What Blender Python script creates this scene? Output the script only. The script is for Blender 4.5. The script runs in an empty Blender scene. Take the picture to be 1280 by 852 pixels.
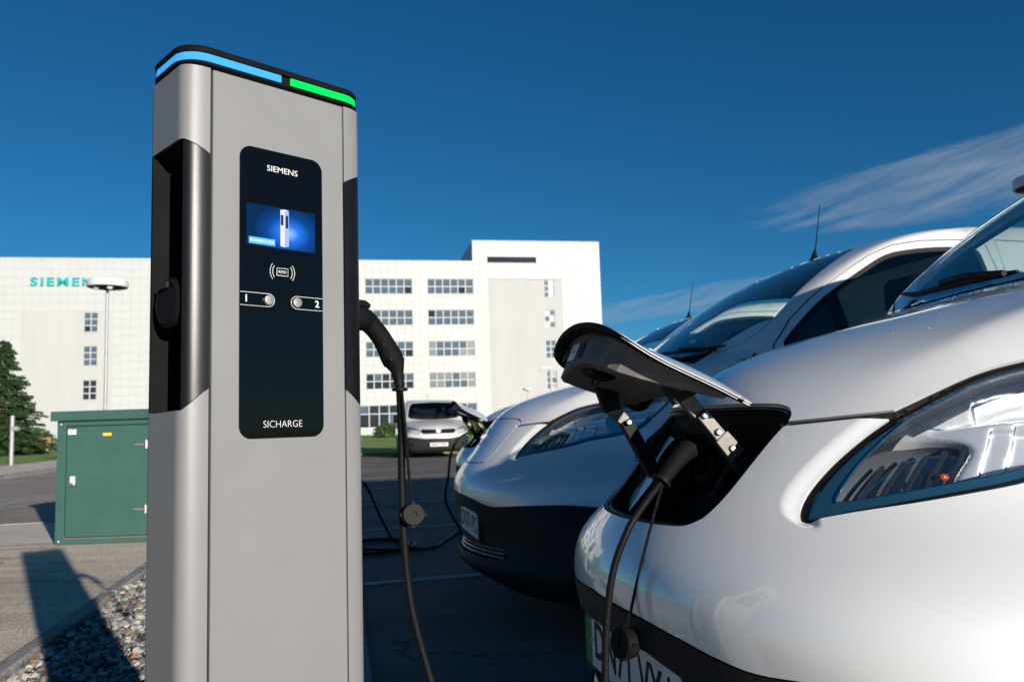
import bpy, bmesh, math, random
import numpy as np
from mathutils import Vector, Matrix
from mathutils.geometry import delaunay_2d_cdt
random.seed(7); rng = np.random.default_rng(7)
SC = bpy.context.scene; COL = SC.collection
PI = math.pi

# ------------------------------------------------------------------ camera, sky, sun, exposure
CAM_H = .95
pitch = math.atan(.1008); roll = .031
Rv = Vector((1, 0, 0)); Fw = Vector((0, math.cos(pitch), math.sin(pitch))); Uv = Vector((0, -math.sin(pitch), math.cos(pitch)))
right = Rv*math.cos(roll) - Uv*math.sin(roll); up = Rv*math.sin(roll) + Uv*math.cos(roll)
cd = bpy.data.cameras.new('camera'); cam = bpy.data.objects.new('camera', cd); COL.objects.link(cam)
m = Matrix((right, up, -Fw)).transposed().to_4x4(); m.translation = Vector((0, 0, CAM_H)); cam.matrix_world = m
cd.sensor_width = 36; cd.lens = 36*1010/1280; cd.clip_start = .05; cd.clip_end = 3000
cd.dof.use_dof = True; cd.dof.focus_distance = 1.4; cd.dof.aperture_fstop = 9
SC.camera = cam
SUN_EL = math.radians(12.6); SUN_AZ = math.atan2(.537, -.843)
w = bpy.data.worlds.new('World'); SC.world = w; w.use_nodes = True
nt = w.node_tree; nt.nodes.clear()
def N(nt, t, **k):
    n = nt.nodes.new(t)
    for a, b in k.items():
        if a.startswith('i_'): n.inputs[a[2:].replace('_', ' ')].default_value = b
        else: setattr(n, a, b)
    return n
sky = N(nt, 'ShaderNodeTexSky', sky_type='NISHITA', sun_disc=False, sun_elevation=SUN_EL, sun_rotation=SUN_AZ, air_density=.8, dust_density=.0, ozone_density=4.0)
hs = N(nt, 'ShaderNodeHueSaturation'); hs.inputs['Saturation'].default_value = 1.15; hs.inputs['Value'].default_value = .8; hs.inputs['Hue'].default_value = .492
bg = N(nt, 'ShaderNodeBackground'); bg.inputs[1].default_value = .052
out = N(nt, 'ShaderNodeOutputWorld'); L = nt.links.new
L(sky.outputs[0], hs.inputs['Color'])
filt = N(nt, 'ShaderNodeMix', data_type='RGBA', blend_type='MULTIPLY'); filt.inputs[0].default_value = 1; filt.inputs[7].default_value = (.68, 1.20, 1.36, 1); L(hs.outputs[0], filt.inputs[6])
# thin cirrus streaks, fixed to directions of the sky
tc = N(nt, 'ShaderNodeTexCoord'); sx = N(nt, 'ShaderNodeSeparateXYZ'); L(tc.outputs['Generated'], sx.inputs[0])
def mth(nt, op, a, b=None, c=None, clamp=False):
    n = nt.nodes.new('ShaderNodeMath'); n.operation = op; n.use_clamp = clamp
    for i, x in enumerate((a, b, c)):
        if x is None: continue
        if isinstance(x, (int, float)): n.inputs[i].default_value = x
        else: nt.links.new(x, n.inputs[i])
    return n.outputs[0]
az = mth(nt, 'ARCTAN2', sx.outputs[0], sx.outputs[1]); el = mth(nt, 'ARCSINE', sx.outputs[2])
def streak(a0, e0, slope, ha, he):
    da = mth(nt, 'SUBTRACT', az, a0); de = mth(nt, 'SUBTRACT', mth(nt, 'SUBTRACT', el, e0), mth(nt, 'MULTIPLY', da, slope))
    q = mth(nt, 'ADD', mth(nt, 'POWER', mth(nt, 'ABSOLUTE', mth(nt, 'DIVIDE', da, ha)), 2.0), mth(nt, 'POWER', mth(nt, 'ABSOLUTE', mth(nt, 'DIVIDE', de, he)), 2.0))
    return mth(nt, 'SUBTRACT', 1.0, q, clamp=True)
cx = N(nt, 'ShaderNodeCombineXYZ')
L(mth(nt, 'MULTIPLY', az, 8.0), cx.inputs[0]); L(mth(nt, 'MULTIPLY', mth(nt, 'SUBTRACT', el, mth(nt, 'MULTIPLY', az, .20)), 62.0), cx.inputs[1])
nz = N(nt, 'ShaderNodeTexNoise'); nz.inputs['Scale'].default_value = 1.0; nz.inputs['Detail'].default_value = 9; nz.inputs['Roughness'].default_value = .66; nz.inputs['Distortion'].default_value = .55
L(cx.outputs[0], nz.inputs['Vector'])
msk = mth(nt, 'ADD', streak(.64, .252, .06, .37, .046), mth(nt, 'MULTIPLY', streak(.21, .140, .12, .15, .018), .75))
msk = mth(nt, 'ADD', msk, mth(nt, 'MULTIPLY', streak(-2.2, .5, .1, .5, .06), .8))
edge = mth(nt, 'MULTIPLY', msk, 4.0, clamp=True)
cl = mth(nt, 'MULTIPLY', edge, mth(nt, 'ADD', mth(nt, 'MULTIPLY', msk, .62), mth(nt, 'MULTIPLY', mth(nt, 'SUBTRACT', nz.outputs[0], .50), 1.9)), clamp=True)
mx = N(nt, 'ShaderNodeMix', data_type='RGBA'); L(mth(nt, 'MULTIPLY', cl, .82), mx.inputs[0]); L(filt.outputs[2], mx.inputs[6]); mx.inputs[7].default_value = (4.2, 5.0, 6.2, 1)
L(mx.outputs[2], bg.inputs[0]); L(bg.outputs[0], out.inputs[0])
sd_ = bpy.data.lights.new('sun', 'SUN'); sd_.energy = 5.0; sd_.angle = math.radians(.55); sd_.color = (1, .925, .83)
sun = bpy.data.objects.new('sun', sd_); COL.objects.link(sun)
sdir = Vector((math.sin(SUN_AZ)*math.cos(SUN_EL), math.cos(SUN_AZ)*math.cos(SUN_EL), math.sin(SUN_EL)))
sun.rotation_euler = sdir.to_track_quat('Z', 'Y').to_euler()
SC.view_settings.view_transform = 'Standard'; SC.view_settings.look = 'None'; SC.view_settings.exposure = .5; SC.view_settings.gamma = 1

# ------------------------------------------------------------------ materials
def lin(c): return tuple((x/255/12.92 if x/255 <= .04045 else ((x/255+.055)/1.055)**2.4) for x in c)
def mat(name, col, rough=.5, metal=0, coat=0, noise=0, nscale=20, bump=0, bscale=200, emit=None, spec=None, nstretch=None, coatr=.03, cior=1.5):
    m = bpy.data.materials.new(name); m.use_nodes = True; nt = m.node_tree; b = nt.nodes['Principled BSDF']
    b.inputs['Base Color'].default_value = (*col, 1); b.inputs['Roughness'].default_value = rough; b.inputs['Metallic'].default_value = metal
    b.inputs['Coat Weight'].default_value = coat; b.inputs['Coat Roughness'].default_value = coatr; b.inputs['Coat IOR'].default_value = cior
    if spec is not None: b.inputs['Specular IOR Level'].default_value = spec
    if emit: b.inputs['Emission Color'].default_value = (*emit[0], 1); b.inputs['Emission Strength'].default_value = emit[1]
    if noise or bump:
        tc = nt.nodes.new('ShaderNodeTexCoord'); mp = nt.nodes.new('ShaderNodeMapping'); nt.links.new(tc.outputs['Object'], mp.inputs[0])
        if nstretch: mp.inputs['Scale'].default_value = nstretch
    if noise:
        n = nt.nodes.new('ShaderNodeTexNoise'); n.inputs['Scale'].default_value = nscale; n.inputs['Detail'].default_value = 6; n.inputs['Roughness'].default_value = .65; nt.links.new(mp.outputs[0], n.inputs['Vector'])
        r = nt.nodes.new('ShaderNodeValToRGB'); nt.links.new(n.outputs[0], r.inputs[0]); r.color_ramp.elements[0].position = .3; r.color_ramp.elements[1].position = .7
        r.color_ramp.elements[0].color = (*[x*(1-noise) for x in col], 1); r.color_ramp.elements[1].color = (*[min(1, x*(1+noise)) for x in col], 1)
        nt.links.new(r.outputs[0], b.inputs['Base Color'])
    if bump:
        n2 = nt.nodes.new('ShaderNodeTexNoise'); n2.inputs['Scale'].default_value = bscale; n2.inputs['Detail'].default_value = 3; nt.links.new(mp.outputs[0], n2.inputs['Vector'])
        bp = nt.nodes.new('ShaderNodeBump'); bp.inputs['Strength'].default_value = bump; bp.inputs['Distance'].default_value = .002; nt.links.new(n2.outputs[0], bp.inputs['Height']); nt.links.new(bp.outputs[0], b.inputs['Normal'])
    return m
def glass(name, tint, rough=0, refl=1.0, f0=.06):
    m = bpy.data.materials.new(name); m.use_nodes = True; nt = m.node_tree; nt.nodes.clear()
    t = nt.nodes.new('ShaderNodeBsdfTransparent'); t.inputs[0].default_value = (*tint, 1)
    g = nt.nodes.new('ShaderNodeBsdfGlossy'); g.inputs['Roughness'].default_value = rough; g.inputs[0].default_value = (refl, refl, refl, 1)
    x = nt.nodes.new('ShaderNodeMixShader'); o = nt.nodes.new('ShaderNodeOutputMaterial'); ge = nt.nodes.new('ShaderNodeNewGeometry'); dt = nt.nodes.new('ShaderNodeVectorMath'); dt.operation = 'DOT_PRODUCT'
    nt.links.new(ge.outputs['Normal'], dt.inputs[0]); nt.links.new(ge.outputs['Incoming'], dt.inputs[1])
    q = mth(nt, 'SUBTRACT', 1.0, mth(nt, 'ABSOLUTE', dt.outputs['Value']), clamp=True); q = mth(nt, 'ADD', mth(nt, 'MULTIPLY', mth(nt, 'POWER', q, 5.0), 1-f0), f0)
    nt.links.new(q, x.inputs[0]); nt.links.new(t.outputs[0], x.inputs[1]); nt.links.new(g.outputs[0], x.inputs[2]); nt.links.new(x.outputs[0], o.inputs[0])
    return m
MP = {}
MP['paint'] = mat('silver_white_paint', (.76, .76, .755), .36, .16, 1, noise=.02, nscale=900, coatr=.008, cior=1.85)
MP['white_paint'] = mat('white_paint', (.50, .50, .49), .35, 0, 1)
MP['grey_plastic'] = mat('dark_grey_plastic', (.018, .018, .0195), .6, spec=.18, bump=.25, bscale=900, noise=.15, nscale=6)
MP['black_plastic'] = mat('black_plastic', (.0055, .0055, .006), .72, spec=.10, bump=.2, bscale=700, noise=.2, nscale=15)
MP['satin_black'] = mat('satin_black_trim', (.006, .006, .0065), .30, spec=.32, bump=.08, bscale=1200)
MP['matt_black'] = mat('matt_black', (.006, .006, .006), .8)
MP['rubber'] = mat('black_rubber', (.007, .007, .0072), .5, spec=.10, bump=.15, bscale=500)
MP['gloss_black'] = mat('gloss_black_glass', (.002, .0025, .003), .04, spec=.28)
MP['chrome'] = mat('chrome', (.82, .82, .84), .08, 1)
MP['reflector'] = mat('lamp_reflector', (.92, .92, .93), .26, .6)
MP['steel'] = mat('galvanised_steel', (.45, .43, .40), .38, .85, noise=.2, nscale=60)
MP['rib_chrome'] = mat('rib_chrome', (.03, .035, .045), .15, .3, 1)
MP['rim_chrome'] = mat('rim_chrome', (.30, .33, .37), .12, .9)
MP['dark_chrome'] = mat('dark_chrome', (.30, .32, .35), .16, .7, 1)
MP['liner'] = mat('liner_plastic', (.16, .15, .14), .7, spec=.15, noise=.3, nscale=25, bump=.2, bscale=400)
MP['drop'] = mat('water_drop', (.55, .57, .6), .05, spec=.8)
MP['bracket'] = mat('cast_bracket_metal', (.13, .12, .11), .5, .5, noise=.25, nscale=80)
MP['silver'] = mat('silver_powder_coat', (.205, .207, .21), .40, .1, noise=.04, nscale=8, bump=.12, bscale=1500, spec=.22)
MP['led_blue'] = mat('blue_light', (.02, .1, .3), .7, spec=.05, emit=(lin((60, 165, 245)), .70))
MP['led_green'] = mat('green_light', (.0, .3, .05), .7, spec=.05, emit=(lin((0, 255, 75)), .72))
MP['print'] = mat('white_print', (.62, .62, .62), .6)
MP['plate'] = mat('white_number_plate', (.62, .62, .64), .4, noise=.06, nscale=12)
MP['plate_green'] = mat('green_plate_band', (.0, .16, .05), .4)
MP['glass'] = glass('windscreen_glass', (.74, .84, .82))
MP['dark_glass'] = glass('tinted_side_glass', (.58, .68, .67))
MP['dark_quarter'] = mat('dark_quarter_glass', (.01, .012, .014), .05, spec=.5)
MP['lens'] = glass('clear_lens', (.93, .95, .96))
MP['blue_lens'] = mat('blue_reflector_strip', (.045, .17, .27), .18, .6, 1, noise=.22, nscale=900)
MP['amber'] = mat('amber_bulb', (.42, .07, .012), .25)
MP['bulkhead'] = mat('pale_bulkhead', (.55, .58, .56), .5)
MP['cabinet'] = mat('green_cabinet_paint', (.035, .095, .078), .45, noise=.1, nscale=4, bump=.15, bscale=300)
MP['badge_blue'] = mat('badge_blue', (.02, .09, .25), .15, .5, 1)
MP['tyre'] = mat('tyre_rubber', (.02, .02, .02), .8, bump=.4, bscale=100)
MP['alloy'] = mat('wheel_silver', (.4, .4, .41), .35, .8)
MP['lamp_white'] = mat('lamp_white', (.6, .6, .6), .5)
MP['galv'] = mat('galvanised_pole', (.33, .34, .35), .5, .3, noise=.1, nscale=10)
MP['wood'] = mat('varnished_wood', (.26, .15, .07), .6, noise=.3, nscale=10)
MP['bark'] = mat('dark_bark', (.05, .04, .03), .9)
MP['yellow'] = mat('yellow_sticker', (.75, .52, .02), .5)
MP['sticker'] = mat('white_sticker', (.75, .75, .72), .5)
MP['cream'] = mat('cream_sticker_band', (.55, .45, .22), .5)

# ------------------------------------------------------------------ helpers
def link(name, me, parent=None, mats=None):
    o = bpy.data.objects.new(name, me); COL.objects.link(o)
    if parent: o.parent = parent
    return o
def mesh(name, v, f, ms=None, parent=None, smooth=False, idx=None, auto=None):
    me = bpy.data.meshes.new(name); me.from_pydata([tuple(map(float, p)) for p in v], [], [tuple(map(int, p)) for p in f]); me.update()
    for m_ in (ms if isinstance(ms, (list, tuple)) else [ms]):
        if m_: me.materials.append(m_)
    if idx is not None: me.polygons.foreach_set('material_index', list(map(int, idx)))
    if smooth: me.polygons.foreach_set('use_smooth', [True]*len(me.polygons))
    if auto: 
        bm = bmesh.new(); bm.from_mesh(me)
        for e in bm.edges: e.smooth = not (len(e.link_faces) == 2 and e.calc_face_angle(0) > auto)
        for ff in bm.faces: ff.smooth = True
        bm.to_mesh(me); bm.free()
    return link(name, me, parent)
def bm_obj(name, bm, m_, parent=None, auto=.6):
    bmesh.ops.recalc_face_normals(bm, faces=bm.faces[:])
    for e in bm.edges: e.smooth = not (len(e.link_faces) == 2 and e.calc_face_angle(0) > auto)
    for f in bm.faces: f.smooth = True
    me = bpy.data.meshes.new(name); bm.to_mesh(me); bm.free()
    for q in (m_ if isinstance(m_, (list, tuple)) else [m_]): me.materials.append(q)
    return link(name, me, parent)
def thing(name, label, cat, loc=(0, 0, 0), rz=0, group=None):
    o = bpy.data.objects.new(name, None); COL.objects.link(o); o.location = loc; o.rotation_euler = (0, 0, rz); o.empty_display_size = .1
    o['label'] = label; o['category'] = cat
    if group: o['group'] = group
    return o
def tag(o, label, cat, group=None):
    o['label'] = label; o['category'] = cat
    if group: o['group'] = group
    return o
def bx(bm, x0, x1, y0, y1, z0, z1, bev=0):
    r = bmesh.ops.create_cube(bm, size=1); vs = r['verts']
    for v in vs: v.co = Vector(((x0+x1)/2+v.co.x*(x1-x0), (y0+y1)/2+v.co.y*(y1-y0), (z0+z1)/2+v.co.z*(z1-z0)))
    if bev:
        es = list({e for v in vs for e in v.link_edges}); bmesh.ops.bevel(bm, geom=es, offset=bev, segments=1, affect='EDGES')
def box(name, x0, x1, y0, y1, z0, z1, m_, parent=None, bev=0):
    bm = bmesh.new(); bx(bm, x0, x1, y0, y1, z0, z1, bev); return bm_obj(name, bm, m_, parent)
def catmull(P, n=8, closed=False):
    P = [np.array(p, float) for p in P]; o = []; L_ = len(P)
    for i in range(L_ if closed else L_-1):
        g = (lambda k: P[k % L_]) if closed else (lambda k: P[min(max(k, 0), L_-1)])
        a, b, c, d = g(i-1), g(i), g(i+1), g(i+2)
        for k in range(n):
            t = k/n; o.append(.5*((2*b)+(-a+c)*t+(2*a-5*b+4*c-d)*t*t+(-a+3*b-3*c+d)*t**3))
    if not closed: o.append(P[-1])
    return o
def tube(bm, path, rad, seg=10, cap=True):
    path = [Vector(p) for p in path]; n = len(path); rad = rad if isinstance(rad, (list, tuple, np.ndarray)) else [rad]*n
    t = [(path[min(i+1, n-1)]-path[max(i-1, 0)]).normalized() for i in range(n)]
    a = t[0].orthogonal().normalized(); rings = []
    for i in range(n):
        a = (a - t[i]*a.dot(t[i])).normalized(); b = t[i].cross(a)
        rings.append([bm.verts.new(path[i]+(a*math.cos(2*PI*k/seg)+b*math.sin(2*PI*k/seg))*rad[i]) for k in range(seg)])
    for i in range(n-1):
        for k in range(seg): bm.faces.new((rings[i][k], rings[i][(k+1) % seg], rings[i+1][(k+1) % seg], rings[i+1][k]))
    if cap: bm.faces.new(rings[0][::-1]); bm.faces.new(rings[-1])
def tube_obj(name, path, rad, m_, parent=None, seg=10):
    bm = bmesh.new(); tube(bm, path, rad, seg); return bm_obj(name, bm, m_, parent)
def lathe(bm, prof, seg=24, M_=None):
    M_ = M_ or Matrix(); rings = []
    for r, z in prof: rings.append([bm.verts.new(M_ @ Vector((r*math.cos(2*PI*k/seg), r*math.sin(2*PI*k/seg), z))) for k in range(seg)])
    for i in range(len(rings)-1):
        for k in range(seg): bm.faces.new((rings[i][k], rings[i][(k+1) % seg], rings[i+1][(k+1) % seg], rings[i+1][k]))
    bm.faces.new(rings[0][::-1]); bm.faces.new(rings[-1])
def frame(o, zdir, xdir=None):
    z = Vector(zdir).normalized(); x = Vector(xdir) if xdir else z.orthogonal(); x = (x-z*x.dot(z)).normalized(); y = z.cross(x)
    M_ = Matrix((x, y, z)).transposed().to_4x4(); M_.translation = Vector(o); return M_
def prism(bm, pts, d, M_=None, z0=0):
    M_ = M_ or Matrix(); a = [bm.verts.new(M_ @ Vector((p[0], p[1], z0))) for p in pts]; b = [bm.verts.new(M_ @ Vector((p[0], p[1], z0+d))) for p in pts]; n = len(pts)
    bm.faces.new(a[::-1]); bm.faces.new(b)
    for i in range(n): bm.faces.new((a[i], a[(i+1) % n], b[(i+1) % n], b[i]))
def rrect(w_, h_, r, n=5, cx=0, cy=0):
    o = []
    for (sx_, sy_, a0) in ((1, 1, 0), (-1, 1, PI/2), (-1, -1, PI), (1, -1, 1.5*PI)):
        for k in range(n+1): a = a0+PI/2*k/n; o.append((cx+sx_*(w_/2-r)+r*math.cos(a), cy+sy_*(h_/2-r)+r*math.sin(a)))
    return o
def text(name, s, M_, size, m_, parent=None, ext=.0004, bold=0, width=None, spacing=1.0):
    cu = bpy.data.curves.new(name, 'FONT'); cu.body = s; cu.size = size; cu.extrude = ext; cu.offset = bold; cu.align_x = 'CENTER'; cu.align_y = 'CENTER'; cu.resolution_u = 3; cu.space_character = spacing
    o = bpy.data.objects.new(name, cu); me = bpy.data.meshes.new_from_object(o); bpy.data.objects.remove(o)
    if width:
        xs = [v.co.x for v in me.vertices]; k = width/(max(xs)-min(xs)); c = (max(xs)+min(xs))/2
        for v in me.vertices: v.co.x = (v.co.x-c)*k
    me.transform(M_); me.materials.clear(); me.materials.append(m_); return link(name, me, parent)
def copy_tree(o, parent=None, skip=()):
    c = o.copy(); COL.objects.link(c)
    if parent: c.parent = parent
    for ch in list(o.children):
        if ch.name.split('.')[0] in skip: continue
        copy_tree(ch, c, skip)
    return c

# ------------------------------------------------------------------ ground (grid axes p along the bays, q away from the camera)
GA = math.radians(12)
def PQ(p, q, z=0): return Vector((p*math.cos(GA)-q*math.sin(GA), p*math.sin(GA)+q*math.cos(GA), z))
def ground_mat(name, c1, c2, stretch=(1, 1, 1), fine=160, big=.8, bump=.6, bdist=.006, rough=.9, cracks=False, detail=.5):
    m = bpy.data.materials.new(name); m.use_nodes = True; nt = m.node_tree; b = nt.nodes['Principled BSDF']; b.inputs['Roughness'].default_value = rough; b.inputs['Specular IOR Level'].default_value = .25
    tc = nt.nodes.new('ShaderNodeTexCoord'); mp = nt.nodes.new('ShaderNodeMapping'); nt.links.new(tc.outputs['Object'], mp.inputs[0]); mp.inputs['Scale'].default_value = stretch; mp.inputs['Rotation'].default_value = (0, 0, -GA)
    n1 = nt.nodes.new('ShaderNodeTexNoise'); n1.inputs['Scale'].default_value = big; n1.inputs['Detail'].default_value = 9; n1.inputs['Roughness'].default_value = .68; nt.links.new(mp.outputs[0], n1.inputs['Vector'])
    n2 = nt.nodes.new('ShaderNodeTexNoise'); n2.inputs['Scale'].default_value = fine; n2.inputs['Detail'].default_value = 2; nt.links.new(tc.outputs['Object'], n2.inputs['Vector'])
    r = nt.nodes.new('ShaderNodeValToRGB'); r.color_ramp.elements[0].position = .32; r.color_ramp.elements[1].position = .68
    r.color_ramp.elements[0].color = (*c1, 1); r.color_ramp.elements[1].color = (*c2, 1); nt.links.new(n1.outputs[0], r.inputs[0])
    x = nt.nodes.new('ShaderNodeMix'); x.data_type = 'RGBA'; x.blend_type = 'MULTIPLY'; x.inputs[0].default_value = detail; nt.links.new(r.outputs[0], x.inputs[6])
    r2 = nt.nodes.new('ShaderNodeValToRGB'); r2.color_ramp.elements[0].position = .35; r2.color_ramp.elements[0].color = (.35, .35, .35, 1); r2.color_ramp.elements[1].position = .65; r2.color_ramp.elements[1].color = (1.5, 1.5, 1.5, 1)
    nt.links.new(n2.outputs[0], r2.inputs[0]); nt.links.new(r2.outputs[0], x.inputs[7]); nt.links.new(x.outputs[2], b.inputs['Base Color'])
    if cracks:
        vo = nt.nodes.new('ShaderNodeTexVoronoi'); vo.feature = 'DISTANCE_TO_EDGE'; vo.inputs['Scale'].default_value = .45; vm = nt.nodes.new('ShaderNodeVectorMath'); vm.operation = 'MULTIPLY_ADD'
        n3 = nt.nodes.new('ShaderNodeTexNoise'); n3.inputs['Scale'].default_value = 2.2; n3.inputs['Detail'].default_value = 5; nt.links.new(tc.outputs['Object'], n3.inputs['Vector']); nt.links.new(n3.outputs['Color'], vm.inputs[0]); vm.inputs[1].default_value = (.7, .7, 0); nt.links.new(tc.outputs['Object'], vm.inputs[2]); nt.links.new(vm.outputs[0], vo.inputs['Vector'])
        n4 = nt.nodes.new('ShaderNodeTexNoise'); n4.inputs['Scale'].default_value = .5; nt.links.new(tc.outputs['Object'], n4.inputs['Vector'])
        cr_ = mth(nt, 'MULTIPLY', mth(nt, 'LESS_THAN', vo.outputs[0], .0045), mth(nt, 'GREATER_THAN', n4.outputs[0], .52)); n5 = nt.nodes.new('ShaderNodeTexNoise'); n5.inputs['Scale'].default_value = 1.1; n5.inputs['Detail'].default_value = 8; n5.inputs['Roughness'].default_value = .7; nt.links.new(tc.outputs['Object'], n5.inputs['Vector'])
        fac = mth(nt, 'SUBTRACT', mth(nt, 'ADD', .72, mth(nt, 'MULTIPLY', n5.outputs[0], .56)), mth(nt, 'MULTIPLY', cr_, .5)); y = nt.nodes.new('ShaderNodeMix'); y.data_type = 'RGBA'; y.blend_type = 'MULTIPLY'; y.inputs[0].default_value = 1; nt.links.new(x.outputs[2], y.inputs[6]); nt.links.new(fac, y.inputs[7]); nt.links.new(y.outputs[2], b.inputs['Base Color'])
    bp = nt.nodes.new('ShaderNodeBump'); bp.inputs['Strength'].default_value = bump; bp.inputs['Distance'].default_value = bdist; nt.links.new(n2.outputs[0], bp.inputs['Height']); nt.links.new(bp.outputs[0], b.inputs['Normal'])
    return m
MP['road'] = ground_mat('sunlit_worn_road_asphalt', (.21, .186, .16), (.42, .37, .315), (.3, 1.9, 1), 110, .8, .9, .008, cracks=True, detail=.8)  # pale tone stands for sunlit ground; streaks and cracks are wear
MP['asphalt'] = ground_mat('asphalt', (.10, .092, .082), (.19, .174, .156), (.35, 1.6, 1), 110, .5, .8, cracks=True)  # car park asphalt coloured darker than the road to deepen shade around the vans
MP['path'] = ground_mat('worn_path_asphalt', (.42, .35, .275), (.80, .675, .54), (.30, 1.8, 1), 130, 1.6, .9, .009, cracks=True, detail=.85)
MP['conc'] = ground_mat('pale_concrete', (.55, .49, .42), (.70, .63, .54), (.6, 1.2, 1), 90, 1.0, .4)
MP['kerb'] = ground_mat('kerb_concrete', (.20, .19, .175), (.36, .34, .31), (1, 1, 1), 60, 3, .5)
MP['grass'] = ground_mat('mown_grass', (.13, .22, .035), (.26, .38, .09), (1, 1, 1), 25, .6, .5, .008)
MP['soil'] = ground_mat('gravel_bed', (.05, .045, .04), (.12, .11, .10), (1, 1, 1), 60, 3, 1)
MP['line'] = ground_mat('worn_white_line', (.26, .26, .26), (.50, .50, .49), (1, 1, 1), 140, 5, .5)
def sheet(name, pts, z, m_, kind='structure', th=0):
    v = [PQ(*p, z) for p in pts]; f = [tuple(range(len(v)))]
    if th:
        n = len(v); v += [PQ(*p, z-th) for p in pts]; f += [(i, i+n, (i+1) % n+n, (i+1) % n) for i in range(n)]
    o = mesh(name, v, f, m_); 
    if o.data.polygons[0].normal.z < 0: o.data.flip_normals()
    if kind: o['kind'] = kind
    return o
g = mesh('ground', [(-2000, -600, -.004), (2000, -600, -.004), (2000, 2600, -.004), (-2000, 2600, -.004)], [(0, 1, 2, 3)], MP['road']); g['kind'] = 'structure'
sheet('car_park_surface', [(-7.7, -30), (60, -30), (60, 27.3), (-7.7, 27.3)], 0, MP['asphalt'])
sheet('left_lawn', [(-400, 16), (-10.4, 16), (-9.9, 62), (-9.9, 400), (-400, 400)], .09, MP['grass'], th=.1)
sheet('back_lawn', [(60, -60), (400, -60), (400, 400), (60, 400)], .05, MP['grass'], th=.1)
sheet('road_apron', [(-7.7, 10.02), (-3.2, 10.02), (-3.2, 27.3), (-7.7, 27.3)], .0022, MP['road'])
sheet('footpath', [(-40, -30), (-1.38, -30), (-1.38, 8.0), (-40, 8.0)], .01, MP['path'])
sheet('concrete_strip', [(-40, 8.0), (-1.38, 8.0), (-1.38, 9.9), (-40, 9.9)], .014, MP['conc'])
sheet('road_kerb', [(-40, 9.9), (-1.38, 9.9), (-1.38, 10.02), (-40, 10.02)], .022, MP['kerb'], th=.06)
sheet('asphalt_road', [(-60, 10.02), (-7.7, 10.02), (-7.7, 16), (-60, 16)], .002, MP['road'])
sheet('far_footpath', [(-10.4, 16), (-7.8, 16), (-7.8, 62), (-9.9, 62)], .10, MP['conc'], th=.12)
sheet('far_kerb', [(-7.8, 16), (-7.66, 16), (-7.66, 62), (-7.8, 62)], .104, MP['kerb'], th=.12)
sheet('lawn_kerb', [(-7.66, 27.3), (60, 27.3), (60, 27.45), (-7.66, 27.45)], .094, MP['grass'], th=.12)
sheet('lawn', [(-7.66, 27.45), (60, 27.45), (60, 400), (-7.66, 400)], .09, MP['grass'], th=.1)
sheet('gravel_bed', [(-1.30, -6), (.02, -6), (.02, 9.6), (-1.30, 9.6)], .006, MP['soil'])
# kerb stones along the gravel bed
kr = thing('gravel_kerb', 'low concrete kerb edging between the brown path and the gravel bed', 'kerb')
kr['kind'] = 'structure'
bm = bmesh.new(); bx(bm, -.04, .04, 0, .905, -.1, .045, .008); k0 = bm_obj('kerb_stone', bm, MP['kerb'], kr)
for i in range(14):
    o = k0 if i == 0 else k0.copy()
    if i: COL.objects.link(o)
    o.location = PQ(-1.34, -3+i*.915); o.rotation_euler = (0, 0, GA)
sheet('bed_edging', [(.02, -6), (.10, -6), (.10, 9.6), (.02, 9.6)], .012, MP['kerb'])
# parking lines
LA = math.radians(16)
for i, q in enumerate((-2.5, 0.1, 2.55, 5.12, 7.73, 10.27, 12.86, 15.4, 18.0, 20.6)):
    o = PQ(.12, q); d = Vector((math.cos(LA), math.sin(LA), 0)); n = Vector((-d.y, d.x, 0))*.05
    if q > 14: o = PQ(.12-3*(q > 17), q)
    me = mesh('parking_line', [o-n+Vector((0, 0, .004)), o+d*4.8-n+Vector((0, 0, .004)), o+d*4.8+n+Vector((0, 0, .004)), o+n+Vector((0, 0, .004))], [(0, 1, 2, 3)], MP['line']); me['kind'] = 'structure'
sheet('road_line', [(-4.85, 10.4), (-4.74, 10.4), (-4.74, 13.9), (-4.85, 13.9)], .004, MP['line'])
sheet('road_line', [(-7.0, 23.2), (3, 23.2), (3, 23.3), (-7.0, 23.3)], .004, MP['line'])
# gravel: real stones, one body of gravel
def ico():
    bm = bmesh.new(); bmesh.ops.create_icosphere(bm, subdivisions=1, radius=1); v = np.array([x.co[:] for x in bm.verts]); f = np.array([[y.index for y in x.verts] for x in bm.faces]); bm.free()
    return v, f
iv, if_ = ico()
V_, F_, I_ = [], [], []; c = 0
def stone_at(P, s):
    global c
    n = rng.normal(size=(len(iv), 3))*.16; sc = s*np.array([rng.uniform(.8, 1.5), rng.uniform(.7, 1.1), rng.uniform(.45, .8)])
    a = rng.uniform(0, 2*PI); tl = rng.normal(0, .35); R = np.array([[math.cos(a), -math.sin(a), 0], [math.sin(a), math.cos(a), 0], [0, 0, 1]]) @ np.array([[1, 0, 0], [0, math.cos(tl), -math.sin(tl)], [0, math.sin(tl), math.cos(tl)]])
    V_.append(((iv+n)*sc) @ R.T + P); F_.append(if_+c); I_.append(np.full(len(if_), rng.choice(5, p=[.44, .27, .17, .105, .015]))); c += len(iv)
for i in range(21000):
    p = rng.uniform(-1.29, .01); q = 9.4*rng.beta(2.0, 2.6) if i < 18500 else rng.uniform(-1, 9.4)
    P = PQ(p, q); s = rng.choice([.006, .010, .015, .021], p=[.3, .4, .22, .08]); stone_at(np.array([P.x, P.y, .008+s*rng.uniform(.1, 1.3)]), s)
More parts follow.
